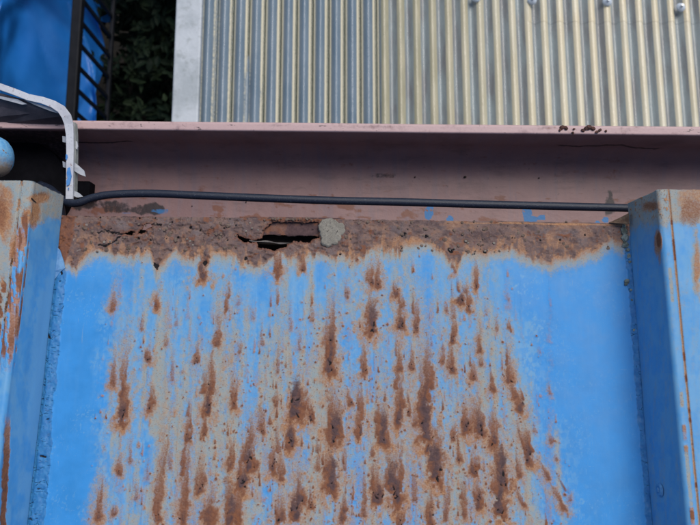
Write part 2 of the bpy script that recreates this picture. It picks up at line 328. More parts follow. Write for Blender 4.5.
def build_pan():
    du = dv = .00056
    u = np.arange(UL-.012, UR+.012, du); v = np.arange(-.222, VE+.014, dv)
    U, V = np.meshgrid(u, v); X, Y = L2P(U, V)
    F = Field(U, V)
    big = fbm(U*45, V*16, 4, 31); vst = .6*fbm(U*210, V*15, 4, 41)+.4*fbm(U*260, V*110, 4, 43); vst2 = fbm(U*110, V*9, 3, 47)
    # where the paint has chalked: a broad middle field growing wider towards the foot of the picture
    xl = 108-(Y-260)*.05+26*(fbm(Y*.03, Y*0+1, 3, 3)-.5); xr = 512+(Y-260)*.30+26*(fbm(Y*.04, Y*0+5, 3, 4)-.5)
    xr = np.minimum(xr, 580)
    reg = ss(-22, 34, X-xl)*ss(-18, 40, xr-X)
    dens = reg*(.35+.65*ss(250, 400, Y))
    pale = reg*(.55+1.3*(vst-.35)) + .55*ss(.50, .62, fbm(U*420, V*300, 3, 8))*ss(-45, 10, xr-X)*ss(290, 330, Y)*(ss(500, 530, X)+ss(88, 104, X)*(X < 200))+.5*ss(.66, .72, fbm(U*900, V*700, 2, 88))*ss(.45, .6, fbm(U*60, V*60, 2, 89))
    pale = np.maximum(pale, .55*ss(60, 0, Y-250)*ss(70, 110, X))*np.where(X > 545, .6, 1)
    chk = reg*(.47+2.2*(vst-.47)+1.3*(vst2-.48))*(.62+.38*ss(260, 420, Y))
    chk = np.maximum(chk, 0)
    # plain blue lanes left in the chalked field
    for (bx, by0, by1, bw) in [(427,255,330,9),(432,330,400,8),(264,262,300,10),(205,300,345,8),(350,385,430,8),(255,420,445,7),(270,455,500,8),(356,470,525,9),(196,510,540,8),(345,330,362,7),(300,430,470,8),(410,470,525,8),(415,455,490,7),(372,360,400,6),(180,262,278,14),(240,262,282,7),(320,262,285,6),(150,440,480,7),(108,330,420,7),(540,340,520,8)]:
        q = P2L(bx, by0); k = np.exp(-((U-q.x)/(bw*px*.8))**2)*ss(by0-14, by0+4, Y)*(1-ss(by1-8, by1+14, Y))
        pale = pale*(1-.55*k); chk = chk*(1-.9*k)
    # rust streaks
    for s_ in ST:
        hx, hy, ty, w, amp, core = s_[:6]; lean = -(s_[6] if len(s_) > 6 else 0)
        q = P2L(hx, hy); L = max(hy-ty, 6)*px*random.uniform(.95, 1.25); W = w*px*random.uniform(.85, 1.05)
        F.streak('org', q.x, q.y-W*.2, L*1.8, W*1.5, min(1, amp*.9), lean, .9, .9, .98)
        F.streak('chk', q.x, q.y, L*2.4, W*2.3, .8*amp, lean, .9, 1.6, .95)
        n_ = 2+int(w/4)
        F.streak('brn', q.x, q.y+W*.1, L*1.05, W*.78, amp*.95, lean, .8, 1.1, .75)
        for k in range(n_):      # a stain is several runs grown together, each with its own length and foot
            o = (k/(n_-1)-.5)*.8*W+random.gauss(0, .15*W); ws = W*random.uniform(.30, .62); up = abs(random.gauss(0, .35))*L*(0 if k == n_//2 else 1)
            F.streak('brn', q.x+o, q.y+ws*.3+up*.7, L*random.uniform(.55, 1.15), ws, amp*random.uniform(.75, 1.0), lean+random.gauss(0, .02), 1.0, 1.1, .7)
            if random.random() < .4: F.streak('org', q.x+o, q.y-W*random.uniform(1, 5), L*1.4, px*random.uniform(.8, 1.6), .6*amp, lean, 1.0, 1.0, .9)
        if core > .15:
            for k in range(1+int(w > 5)+int(w > 8)):
                o = random.gauss(0, .14)*W
                F.streak('cor', q.x+o, q.y+W*(.3+.9*k), L*.6*(.5+core*.5)*random.uniform(.6, 1.2), W*.55*random.uniform(.6, 1.05), min(1, .35+core*.5), lean, 1.1, 1.1, .8)
            if core > .35:
                for _ in range(1+int(core*random.choice([1, 3, 5]))):
                    a = random.gauss(0, .28)*W; b = random.uniform(-.2, 1.6)*W
                    F.streak('blk', q.x+a, q.y+b, W*random.uniform(.12, .6), W*random.uniform(.05, .15), random.uniform(.7, 1), random.uniform(-.8, .8), 1.5, 3, .5)
    for i in range(330):     # pale tan runs that join the stains into long vertical washes
        sx = min(max(random.gauss(350, 115), 120), 550); sy = 290+250*random.random()**.7; q = P2L(sx, sy)
        F.streak('org', q.x, q.y, px*random.uniform(30, 90), px*random.uniform(1.2, 4.5), random.uniform(.28, .58), random.gauss(0, .012), 1.0, .8, .95)
    # many small drips and specks, denser down the sheet
    for i in range(2500):
        sx = random.uniform(88, 572); sy = 255+275*random.random()**.6
        if i % 3 and not (200 < sx < 520): sx = 360+random.gauss(0, 95)
        i_ = min(max(int((P2L(sx, sy).y-V[0, 0])/dv), 0), U.shape[0]-1); j_ = min(max(int((P2L(sx, sy).x-U[0, 0])/du), 0), U.shape[1]-1)
        if random.random() > dens[i_, j_]*(.4+1.3*vst[i_, j_]): continue
        q = P2L(sx, sy); w = px*random.choice([.5, .6, .7, .8, 1, 1.3])
        L = w*random.choice([1.2, 1.2, 1.5, 2, 2, 3, 6, 12])
        F.streak('org', q.x, q.y, L*1.8, w*1.4, random.uniform(.4, .85), 0, .8, 1.3, .8)
        if random.random() < .5: F.streak('brn', q.x, q.y, L, w*.9, random.uniform(.5, .95), 0, .8, 1.3, .5)
        if random.random() < .12: F.streak('blk', q.x, q.y, w*.5, w*.4, .7, 0, .8, 1.3, .5)
    org, brn, cor, blk = (F.get(k) for k in ('org', 'brn', 'cor', 'blk'))
    chk = np.maximum(chk, F.get('chk'))
    # long faint rusty runs
    run = ss(.56, .8, fbm(U*230+3, V*12, 4, 61))*reg*ss(280, 420, Y); org = np.maximum(org, run*.5)
    # eave band of scale
    bx = [40,60,75,92,105,118,125,138,150,156,163,176,184,198,206,214,226,236,246,254,264,280,290,303,318,330,345,357,370,384,400,418,432,441,450,458,466,480,492,500,512,520,530,548,560,572,590,602,612,622,634,660]
    by = [250,262,264,251,250,256,258,252,250,270,262,250,257,252,262,254,255,253,261,267,262,254,257,259,253,256,257,259,250,249,250,243,243,250,262,262,252,254,252,251,248,254,258,264,261,258,252,248,240,246,232,228]
    yb = np.interp(X, bx, by)+8*(fbm(X*.11, Y*.05, 3, 71)-.5)+9*(ss(.5, .9, fbm(X*.21, Y*.02, 3, 72))-.15)*(fbm(X*.05, Y*0, 2, 73)*1.4)
    bnd = 1-ss(-8, 5, Y-yb+6*(F.n1-.5)+7*(big-.5)+9*(vst-.5))
    edge = 1-ss(-2, 22, Y-yb+10*(vst-.5)); chk = np.maximum(chk, edge*.95); org = np.maximum(org, (1-ss(-4, 8, Y-yb+6*(vst-.5)))*.85)
    edge2 = (1-ss(0, 34, Y-yb))*reg*(.3+.9*vst); chk = np.maximum(chk, edge2*.8)
    org = np.maximum(org, bnd*.7*ss(.48, .70, fbm(U*170, V*90, 3, 77))*ss(224, 242, Y))
    bnd = bnd*(1-.5*np.where(bnd > .3, ss(.50, .7, fbm(U*240, V*110, 4, 79))*ss(222, 240, Y), 0))
    # dark rusted corner beside the left batten foot
    d = poly_sdf(X, Y, [(40,200),(76,216),(73,240),(66,262),(60,256),(50,246),(40,250)]); k = 1-ss(-2, 2, d+2*(F.n1-.5))
    brn = np.maximum(brn, k*.7); bnd = np.maximum(bnd, k*.9); cor = np.maximum(cor, k*.45*ss(.3, .6, big))
    cor = np.maximum(cor, .55*bnd*ss(.50, .72, fbm(U*95, V*150, 4, 81))*ss(330, 150, X)); chk = np.maximum(chk, .0)
    tanp = bnd*ss(.38, .80, fbm(U*80+5, V*130, 4, 82))*(.2+.45*ss(300, 420, X)); bnd = bnd*(1-.7*tanp); chk = np.maximum(chk, tanp*1.0); org = np.maximum(org, tanp*.55)
    pocket = bnd*ss(.60, .74, fbm(U*200+5, V*260, 4, 83)); brn = np.maximum(brn, pocket*.7)
    # dark scabs and pits on the band
    for (x, y, w) in [(139,218,1.6),(156,266,3.2),(190,227,1.6),(200,230,1.3),(178,237,1.5),(224,228,1.4),(246,259,2.4),(450,251,3.4),(453,249,1.4),(405,234,2.2),(402,236,1.4),(426,236,2.2),(467,241,1.3),(485,252,2.2),(474,254,1.2),(100,217,1.2),(205,263,3),(340,254,1.4),(512,238,1),(540,240,1.3),(155,218,1),(172,222,1),(230,219,1.2),(236,226,1.2),(150,240,1.2),(138,238,1.8),(560,240,1.4),(585,235,1.2)]:
        q = P2L(x, y); F.streak('cor', q.x, q.y, w*px*2, w*px*1.6, .95, 0, .6, 2, .4); F.streak('blk', q.x, q.y, w*px*1.2, w*px*.8, 1, 0, .6, 2, .4)
    for _ in range(110):
        x = random.uniform(78, 618); y = random.uniform(220, 252); w = random.choice([.5, .7, .9, 1.2]); q = P2L(x, y)
        F.streak('blk', q.x, q.y, w*px*random.uniform(.8, 1.6), w*px*.7, random.uniform(.5, .9), random.uniform(-1, 1), .8, 2, .5)
    # cracks
    for P, w in [([(97,233),(105,230),(115,233.5),(123,233)], .55), ([(98,244.5),(106,245.2),(113,242),(120,236)], .8), ([(151,224.3),(160,224)], .5), ([(157,270),(154,264)], .8), ([(330,232),(335,227),(333,222)], .6)]:
        dd = line_d(X+3*(F.n1-.5), Y+3*(fbm(U*700, V*700, 2, 99)-.5), P); blk = np.maximum(blk, 1-ss(w*.6, w*.6+.9, dd+.6*(fbm(U*900, V*900, 2, 98)-.4)))
    # the curled, cracked paint beside both batten feet
    eL = (U-UL)/px; eR = (UR-U)/px
    pl_w = 13+5*(fbm(V*120, V*0, 3, 13)-.5)+ss(500, 300, Y)*-3; pe = (1-ss(-1.5, 2.5, eL-pl_w))*ss(262, 276, Y)
    pr = (1-ss(-1.5, 2, eR-(5+4*(fbm(V*150, V*0, 3, 14)-.5))))*ss(230, 240, Y)
    peel = np.maximum(pe, pr*.8)
    for P, w in [([(48,273),(56,275)], .9), ([(59,266),(62,274)], .9), ([(45,330),(50,338)], .7), ([(41,456),(46,457)], .6)]:
        blk = np.maximum(blk, 1-ss(w*.5, w*.5+1.2, line_d(X+1.5*(F.n1-.5), Y, P)))
    wrn = fbm(U*1400, V*500, 2, 87)
    blk = np.maximum(blk, .6*ss(.70, .76, fbm(U*300, V*1100, 3, 88))*pe)
    # light sealant tint area is its own mesh; relief
    W = .0013*(fbm(U*22, V*14, 3, 131)-.5)+.0006*(big-.5)+.00035*(fbm(U*60, V*60, 3, 15)-.5)
    b_ = np.clip(bnd, 0, 1)
    b_ = b_*(1-.55*ss(340, 400, X))
    W += b_*(.0010*(fbm(U*230, V*230, 4, 16)-.45)+.0004*(fbm(U*1000, V*1000, 2, 17)-.5)*.5-.0014*ss(.60, .64, fbm(U*280, V*420, 3, 116)))
    W += .0005*np.clip(cor, 0, 1)*(fbm(U*900, V*900, 2, 18)-.3)+.0003*brn-.0004*np.clip(blk, 0, 1)
    W += pe*(.0012*(fbm(U*420, V*300, 3, 19)-.35)+.0006*ss(12, 4, eL))
    W += pr*(.0010*(fbm(U*420, V*300, 3, 20)-.35)+.001*ss(6, 0, eR))
    # upturned edges under the batten caps
    W += .0008*ss(2, -8, eL)+.0008*ss(2, -8, eR)-.0008*ss(3, 0, eL)*ss(262, 276, Y)
    # holes
    HP = [(272,221.4),(264.3,228.3),(262.2,237.5),(254,240.3),(242.9,236.9),(236,234.3),(238.6,238.6),(243.7,241.1),(256.6,242.5),(258.3,247.1),(270.3,248.9),(273.7,251.1),(277.1,248.5),(285.7,246.6),(287.4,243.9),(294.3,240.3),(297.7,242),(309.7,241.7),(312.3,238.4),(319,236.9),(319,221.4)]
    H2 = [(150.5,223.2),(143,224.2),(140.5,228.5),(136,233.4),(142.8,232.8),(146.2,228.6),(151,226.2)]
    H3 = [(122,232.9),(130,230.7),(135,232.0),(129,234.6)]
    H4 = [(137.8,216.8),(140,216.6),(140.6,218.6),(138.2,218.8)]
    Xw = X+2.2*(fbm(U*650, V*650, 2, 91)-.5); Yw = Y+2.2*(fbm(U*650+7, V*650, 2, 92)-.5)
    sd = np.minimum.reduce([poly_sdf(Xw, Yw, p) for p in (HP, H2, H3, H4)])
    rimk = 1-ss(0, 3.5, sd); brn = np.maximum(brn, rimk*.75); cor = np.maximum(cor, rimk*.5); bnd = np.maximum(bnd, rimk)
    ledge = (1-ss(0, 2.2, np.abs(Y-219.5)))*(1-ss(30, 36, np.abs(X-291))); brn = np.maximum(brn, ledge*.9)
    gy, gx = np.gradient(sd, dv, du); gn = np.hypot(gx, gy)+1e-9
    near = np.abs(sd) < .9
    step = np.where(near, -sd/gn, 0); U2 = U+step*gx/gn; V2 = V+step*gy/gn
    keep = ((sd[:-1, :-1]+sd[1:, :-1]+sd[:-1, 1:]+sd[1:, 1:])/4) > 0
    W -= .0012*(1-ss(0, 5, sd))
    # fold over the eave
    ve = VE+.0006*(fbm(U*60, U*0, 3, 93)-.5)+.0009*(fbm(U*400, U*0, 3, 94)-.5)*(X < 440)
    dd = V2-ve; r = .0012; ang = np.clip(dd/r, 0, math.pi/2); over = np.clip(dd-r*math.pi/2, 0, None)
    Vf = np.where(dd > 0, ve+r*np.sin(ang), V2); Wf = W+np.where(dd > 0, -r*(1-np.cos(ang))-over, 0)
    lite = (1-ss(0, 1.6, np.abs(dd+.0006)/px))*ss(440, 500, X)*.7  # rim reflection painted as a pale line along the right of the fold
    chk = np.maximum(chk, lite); bnd *= (1-lite)
    pan = grid('roof_pan', U2, Vf, Wf, M_PAINT, roof, {'wa': (pale, org, brn, cor), 'wb': (np.maximum(blk, F.get('blk')), bnd, peel, chk)}, keep, .0009)
    return pan
pan = build_pan()
pan['label'] = 'rust streaked blue roof pan with a ragged hole in its scaly eave'

# ---- batten caps (left and right of the pan) built from one profile
def build_batten(name, side, weather):
    """side=+1 right batten; profile runs from foot on the pan, up the wall, over the rounded lip, seam, top, and down the far side"""
    u0 = UR if side > 0 else UL
    prof = []
    def seg(a, b, n):
        for i in range(n): t = i/n; prof.append((a[0]+(b[0]-a[0])*t, a[1]+(b[1]-a[1])*t))
    seg((0, .0028), (.0042, .0405), 44)
    for i in range(10):
        a = math.pi*.94-(math.pi*.94-math.pi/2)*i/10; prof.append((.0042+.0032+.0034*math.cos(a)-.0002, .0410+.0034*math.sin(a)))
    seg((.0076, .0444), (.0112, .0446), 6); seg((.0112, .0446), (.0118, .0436), 3); seg((.0118, .0436), (.0126, .0446), 3)
    seg((.0126, .0446), (.050, .0448), 40); seg((.050, .0448), (.0575, .044), 8); seg((.0575, .044), (.060, .0028), 24); prof.append((.060, .0028))
    pr = np.array(prof); arc = np.concatenate([[0], np.cumsum(np.hypot(*np.diff(pr, axis=0).T))])
    v = np.arange(-.24, .0495, .0009)
    A, V = np.meshgrid(arc, v); PU = np.interp(A, arc, pr[:, 0]); PW = np.interp(A, arc, pr[:, 1])
    # slanted eave end of the cap
    vend = .0485-.0035*np.clip(PW/.044, 0, 1)+.0005*(fbm(A*300, A*0+side, 2, 7)-.5)
    V = np.minimum(V, vend); U = u0+side*PU
    X, Y = L2P(U, V, PW)
    d = weather(A, U, V, X, Y, PW)
    nn = fbm(A*300, V*300, 3, 5); W = PW+.0006*(fbm(A*40, V*25, 3, 6+side)-.5)
    U = U-side*.0010*(fbm(A*60, V*18, 3, 8+side)-.5)*(PW < .04)
    o = grid(name, U, V, W, M_PAINT, roof, d, None, .0012)
    return o
def zero(A): return [np.zeros(A.shape) for _ in range(8)]
def blot(X, Y, cx, cy, rx, ry, seed=0, soft=.5):
    n = fbm(X*.18, Y*.10, 3, seed)-.5; d = np.hypot((X-cx)/rx, (Y-cy)/ry)+n*1.1
    return 1-ss(1-soft, 1+soft, d)
def weather_right(A, U, V, X, Y, W):
    pal, org, brn, cor, blk, bnd, peel, chk = zero(A); n = fbm(X*.15, Y*.06, 4, 3); st = fbm(X*.5, Y*.03, 3, 4)
    pal = .55+.5*ss(.3, .8, n); chk = .10+.25*ss(.4, .7, st); top = A > .05
    chk = np.maximum(chk, (1-ss(206, 250, Y+26*(n-.5)))*.9*(~top))
    brn = np.maximum(brn, blot(X, Y, 650, 206, 7, 5, 3)*.55); org = np.maximum(org, blot(X, Y, 651, 207, 9, 6, 4)*.7)
    org = np.maximum(org, ss(.60, .72, fbm(X*.45, Y*.4, 3, 55))*(1-ss(210, 228, Y))*(~top)*.9)
    org = np.maximum(org, blot(X, Y, 658, 243, 3.6, 11, 6)*1.0); brn = np.maximum(brn, blot(X, Y, 658.5, 241, 2.6, 9, 7)*.95); org = np.maximum(org, blot(X, Y, 659, 258, 1.8, 8, 8)*.7)
    # top face: rusty patch at its end, streaks
    tp = top & (A < .11)
    chk = np.where(tp, np.maximum(chk, (1-ss(218, 232, Y+14*(n-.5)))*1.0), chk)
    org = np.where(tp, np.maximum(org, (1-ss(212, 232, Y+16*(n-.5)))*ss(673, 684, X+8*(n-.5))*.62), org)
    brn = np.where(tp, np.maximum(brn, blot(X, Y, 694, 212, 14, 15, 9)*.50), brn)
    org = np.where(tp, np.maximum(org, blot(X, Y, 697, 262, 3, 26, 10)*.75), org)
    chk = np.where(tp, np.maximum(chk, blot(X, Y, 697, 262, 6, 34, 10)*.8), chk)
    seam = 1-ss(.0, .0009, np.abs(A-.0555)); seam = (1-ss(.0, .0014, np.abs(W-.0438)))*(np.abs(A-np.interp(.0118, [0, 1], [0, 1])) > 1e9)
    # seam groove located by profile: between lip and top
    sx = np.abs((np.abs(U-UR))-.0116)/.0009; seam = (1-ss(.5, 1.5, sx))*(W > .03)
    org = np.maximum(org, seam*(.45+.45*n)); chk = np.maximum(chk, seam*.9); brn = np.maximum(brn, seam*ss(.55, .7, fbm(Y*.09, Y*0, 3, 15))*.9)
    rs = (1-ss(.6, 2.2, np.abs(np.abs(U-UR)-.0075)/.0009))*(W > .035)
    org = np.maximum(org, rs*ss(.50, .68, fbm(Y*.07, Y*0+3, 3, 16))*ss(380, 430, Y)*.9); chk = np.maximum(chk, rs*ss(.45, .6, fbm(Y*.05, Y*0+8, 3, 17))*.8)
    brn = np.maximum(brn, rs*(1-ss(3, 6, np.abs(Y-515)))*.9)
    # water mark round the nail
    dn = np.hypot((X-660)/11, (Y-492)/16)+.35*(fbm(X*.4, Y*.2, 3, 18)-.5); pal = np.maximum(pal, (1-ss(.5, 1.2, dn))*1.0)
    return {'wa': (pal, org, brn, cor), 'wb': (blk, bnd, peel, chk)}
def weather_left(A, U, V, X, Y, W):
    pal, org, brn, cor, blk, bnd, peel, chk = zero(A); n = fbm(X*.15, Y*.06, 4, 23); n2 = fbm(X*.35, Y*.2, 3, 26)
    off = np.abs(U-UL); wall = W < .040
    pal = .45+.4*ss(.4, .7, n)
    # chalked white patches down the foot of the wall
    pal = np.maximum(pal, wall*(1-ss(6, 16, (off*0+ (np.interp(Y, [195, 525], [55, 28])-X))+10*(n2-.5)))*ss(270, 300, Y)*(1-ss(400, 470, Y)))
    # rusty eave end
    chk = np.maximum(chk, (1-ss(214, 236, Y+22*(n-.5)+(X-30)*.25)))
    org = np.maximum(org, blot(X, Y, 40, 198, 11, 6, 24)*.95); org = np.maximum(org, blot(X, Y, 36, 209, 5, 12, 25)*.95); brn = np.maximum(brn, blot(X, Y, 42, 193, 5, 3, 27)*.35)
    org = np.maximum(org, blot(X, Y, 33, 219, 4, 10, 29)*.85)
    blk = np.maximum(blk, 1-ss(.3, 1.2, line_d(X, Y+1.2*(n2-.5), [(31.5,198.5),(35.5,202.5)])))
    pal = np.maximum(pal, blot(X, Y, 38, 196, 2.4, 3, 5))
    st = (off > .0065) & (off < .0112)
    lip = (off > .004) & (off < .0113) & (W > .038)
    org = np.where(lip, np.maximum(org, ss(.40, .6, n2)*(1-ss(345, 385, Y))*.9*ss(200, 214, Y)), org)
    brn = np.where(lip, np.maximum(brn, ss(.46, .62, fbm(X*.3, Y*.05, 3, 31))*(1-ss(350, 372, Y))*.8*ss(205, 220, Y)), brn)
    for (x, y0, y1, w) in [(8,412,540,3.2),(14,228,262,4),(22,220,246,4),(13,300,352,3),(18,296,340,2.2)]:
        k = (1-ss(.5, 1.4, np.abs(X-(x-(Y-y0)*.045)+3*(n2-.5))/w))*ss(y0-6, y0+22, Y)*(1-ss(y1-10, y1+6, Y)); org = np.maximum(org, k); brn = np.maximum(brn, k*.75*ss(y0, y0+70, Y)+k*.2)
    tp = off > .0126
    org = np.where(tp, np.maximum(org, blot(X, Y, 3, 214, 9, 26, 32)*.9), org); brn = np.where(tp, np.maximum(brn, blot(X, Y, 2, 212, 6, 20, 33)*.6), brn)
    org = np.where(tp, np.maximum(org, ss(.45, .6, n2)*ss(268, 285, Y)*(1-ss(330, 350, Y))), org)
    brn = np.where(tp, np.maximum(brn, ss(.40, .6, n2)*ss(274, 290, Y)*(1-ss(325, 345, Y))*.8), brn)
    chk = np.where(tp, np.maximum(chk, .85*(1-ss(330, 380, Y+30*(n-.5)))), chk)
    sx = np.abs(off-.0116)/.0011; seam = (1-ss(.5, 1.5, sx))*(W > .03)
    chk = np.maximum(chk, seam*.95*(1-ss(300, 350, Y))); blk = np.maximum(blk, seam*.55*ss(226, 240, Y)*(1-ss(330, 350, Y))*ss(.35, .55, n2)); org = np.maximum(org, seam*ss(.5, .6, n2)*.8*(1-ss(340, 380, Y)))
    return {'wa': (pal, org, brn, cor), 'wb': (blk, bnd, peel, chk)}
bR = build_batten('batten_cap', +1, weather_right); bR['label'] = 'right batten cap with a nail head low on its side'
bL = build_batten('batten_cap', -1, weather_left); bL['label'] = 'left batten cap with orange rust at its eave end'

# far side pans and battens beyond the picture, simple but real
for c, d in [((UR+.06+.19, -.60, -.002), (.38, 1.28, .004)), ((UL-.06-.19, -.60, -.002), (.38, 1.28, .004)), ((0, -.735, -.0012), (.44, 1.02, .003))]:
    box('roof_pan', c, d, M_PAINT, roof)
for c in (UR+.03, UL-.03): box('batten_cap', (c, -.745, .0225), (.056, 1.0, .044), M_PAINT, roof, .002)
for c in (UR+.06+.41, UL-.06-.41): box('batten_cap', (c, -.60, .0225), (.058, 1.29, .044), M_PAINT, roof, .002)

# roof boards below the pan
M_WOOD = m_simple('rotten_wood', (.018, .013, .010), (.035, .026, .02), 50, .95, .001)
box('roof_board', (0, -.62, -.041), (1.2, 1.26, .02), M_WOOD, roof)
box('eave_board', (0, VE-.010, -.034), (1.15, .010, .034), M_WOOD, roof)
# rusted plate seen through the hole
def rust_plate():
    a = P2L(240, 208, -.004); b = P2L(345, 236.2, -.004)
    u = np.arange(a.x, b.x, .0008); v = np.arange(b.y, a.y-.006, .0008); U, V = np.meshgrid(u, v); X, Y = L2P(U, V, -.004)
    V = np.where(V <= v[0]+1e-6, V+.0024*(fbm(U*300, V*0, 3, 2)-.5), V)
    n = fbm(U*260, V*260, 4, 51); z = np.zeros_like(U)
    W = -.0042+.0009*(n-.5)+.0005*(fbm(U*900, V*900, 2, 3)-.5)
    brn = .55+.6*(n-.4); brn = np.maximum(brn, blot(X, Y, 301, 231, 3.5, 6, 5)); cor = .35+ss(.35, .6, fbm(U*150, V*150, 3, 53))*.7
    grid('rusted_plate', U, V, W, M_PAINT, roof, {'wa': (z, z, brn, cor), 'wb': (ss(.74, .82, fbm(U*420, V*420, 3, 57))*.8, z+1, z, z)}, None, .0008)
rust_plate()
# torn ribbon of metal hanging in the hole
def torn():
    n = 34; top = []; vs = []; fs = []
    for i in range(n):
        t = i/(n-1); x = 249+42*t; y = 240.4+3.2*t+.5*math.sin(t*11); hw = (.62+.25*math.sin(t*17+1))*(1-.6*abs(2*t-1)**3)
        for s_ in (-1, 1):
            p = P2L(x, y+s_*hw, -.0012+.0004*math.sin(t*9)); vs += [p, p-Vector((0, 0, .0009))]
    for i in range(n-1):
        a = i*4; b = a+4; fs += [(a, b, b+2, a+2), (a+1, a+3, b+3, b+1), (a, a+1, b+1, b), (a+2, b+2, b+3, a+3)]
    m_ = m_simple('rust_flake_grey', (.10, .085, .08), (.17, .15, .13), 300, .9, .0004)
    mesh('torn_strip', vs, fs, m_, roof)
torn()
# grey sealant dab
def dab():
    c = P2L(331, 231); vs = []; fs = []; nr, na = 14, 64
    for i in range(nr+1):
        r = i/nr
        for k in range(na):
            th = 2*math.pi*k/na
            rr = r*1.06*(1+.10*math.sin(3*th+1)+.07*math.sin(5*th)+.05*math.sin(11*th+2)+.03*math.sin(23*th))
            x, y = 331+12.4*rr*math.cos(th), 231.5-13.8*rr*math.sin(th); x = max(x, 318.2+.5*math.sin(y)); y = max(y, 218.5+.3*math.sin(x))
            q = P2L(x, y); nz = float(fbm(np.array(x*.35), np.array(y*.35), 4, 5))
            h = .0008*(1-r**3)**.5*(.3+1.2*nz)+.0005 if i < nr else -.0012
            vs.append((q.x, q.y, h))
    for i in range(nr):
        for k in range(na): fs.append((i*na+k, i*na+(k+1) % na, (i+1)*na+(k+1) % na, (i+1)*na+k))
    n = NT('old_sealant'); a = n.noise(160, 5, .65); b = n.noise(700, 3, .6)
    vo = n.n('ShaderNodeTexVoronoi', feature='DISTANCE_TO_EDGE'); n.t.links.new(n.vec((150, 150, 150)), vo.inputs['Vector']); vo.inputs['Scale'].default_value = 1
    ck = n.math('MULTIPLY', n.rng(vo.outputs[0], 0, .035, 1, 0), n.math('MULTIPLY', n.rng(a, .52, .62), n.rng(b, .4, .6)))
    cc = n.mix(n.rng(a, .35, .65), (.20, .185, .155), (.27, .25, .21)); cc = n.mix(n.rng(b, .58, .7), cc, (.14, .12, .10)); cc = n.mix(ck, cc, (.05, .04, .035))
    o = mesh('sealant_patch', vs, fs, n.out(cc, .95, n.bump(n.math('SUBTRACT', n.math('ADD', a, b), ck), .0008)), pan, True)
dab()
# crust lumps on the eave band (pale and dark scale)
M_SCALE = m_simple('rust_scale', (.10, .065, .05), (.19, .14, .11), 400, .95, .0005)
M_SCALEP = m_simple('pale_scale', (.20, .18, .155), (.28, .25, .21), 400, .95, .0005)
def lump(bm, c, r, flat=.5):
    g = bmesh.ops.create_icosphere(bm, subdivisions=2, radius=r); rz = random.random()*6; sx = random.uniform(.7, 1.5)
    for v in g['verts']:
        k = 1+.45*(random.random()-.5); p = Vector((v.co.x*sx*k, v.co.y*k, v.co.z*flat*k)); p.rotate(Euler((0, 0, rz))); v.co = p+Vector(c)
bm = bmesh.new(); bp = bmesh.new()
for (x, y, r) in [(466,241,2.6),(468,243,1.6),(485,251,2.6),(488,250,1.8),(473,254,2),(481,241,1.4),(494,243,2.2),(450,250,2.2),(455,248,1.6),(190,241,2.2),(193,245,1.5),(187,239,1.3),(104,242,2.2),(110,241,1.6),(424,236,1.5),(246,231,1.6),(252,228,1.4),(258,230,1.6),(250,223,1.4),(329,255,1.3),(500,240,1.3),(478,226,1.1),(435,229,1),(160,229,1.2),(170,224,1),(212,238,1)]:
    q = P2L(x, y, .0004); lump(bp, q, r*px*(.62 if x < 345 else .45), .4)
for i in range(110):
    x = random.choice([random.uniform(78, 236), random.uniform(345, 615), random.uniform(400, 520)]); y = random.uniform(221, 252); q = P2L(x, y, .0002); lump(bm, q, px*random.uniform(.6, 1.9), .4)
for i in range(26):
    x = random.uniform(264, 318); q = P2L(x, 218.6+random.uniform(-1, 1.2), .0003); lump(bm, q, px*random.uniform(.6, 1.3), .6)
tag(obj_bm('rust_scale', bm, M_SCALE, roof), kind='stuff'); tag(obj_bm('pale_scale', bp, M_SCALEP, roof), kind='stuff')

def plate(name, pts, th, mat, parent, w=0.0, wz=None):
    """closed thin plate from photo-traced outline at height(s) w over the roof sheet"""
    n = len(pts); ws = wz or [w]*n; top = [P2L(x, y, ws[i]) for i, (x, y) in enumerate(pts)]
    vs = top+[p-Vector((0, 0, th)) for p in top]
    fs = [tuple(range(n))[::-1], tuple(range(n, 2*n))]+[(i, (i+1) % n, n+(i+1) % n, n+i) for i in range(n)]
    o = mesh(name, vs, fs, mat, parent); return o
M_FLAKE = m_simple('peeled_blue_paint', (.06, .20, .42), (.13, .30, .52), 90, .6, .0004)
M_CRUST = m_simple('lichen_crust', (.10, .12, .10), (.25, .29, .27), 260, .95, .0006)
M_RUSTY = m_simple('rusty_tab', (.10, .055, .035), (.17, .12, .08), 200, .95, .0006)
plate('paint_flake', [(49,247),(54,244),(60,250),(64,262),(65,268),(60,272),(55,279),(50,272),(47,279),(46,262)], .0006, M_FLAKE, pan, wz=[.004,.003,.002,.001,.0012,.0008,.001,.0025,.0036,.0045])
plate('folded_tab', [(609,222.5),(620,217.5),(629,213),(629,224),(618,224.5)], .0008, M_RUSTY, pan, wz=[.0008,.003,.008,.008,.0015])
bm = bmesh.new()
for (x, y, r) in [(624,231,4),(625,238,4.5),(626,245,3.5),(624,226,2.6),(628,250,3),(627,281,3),(626,284,2.2),(630,262,2),(632,300,1.6),(634,330,1.8),(629,256,2.4),(631,290,1.6)]:
    lump(bm, P2L(x, y, .0006), r*px*.8, .6)
obj_bm('crust_filler', bm, M_CRUST, pan)
bm = bmesh.new()
for i in range(26):       # curled paint edges in the gap under the left cap
    y = random.uniform(285, 530); x = np.interp(y, [215, 525], [62, 28])+random.uniform(2, 12); q = P2L(x, y, .0012)
    a = random.uniform(-.5, .5); L = random.uniform(2, 5)*px; hh = random.uniform(.0003, .0007)
    d = Vector((math.cos(a), math.sin(a), 0)); e = Vector((-d.y, d.x, 0))*.0002
    v = [bm.verts.new(p) for p in (q-d*L/2, q+d*L/2, q+d*L/2+Vector((0, 0, hh*.3)), q+Vector((0, 0, hh))+e*3, q-d*L/2+Vector((0, 0, hh*.4)))]
    bm.faces.new(v)
tag(obj_bm('paint_curls', bm, M_FLAKE, pan), kind='stuff')
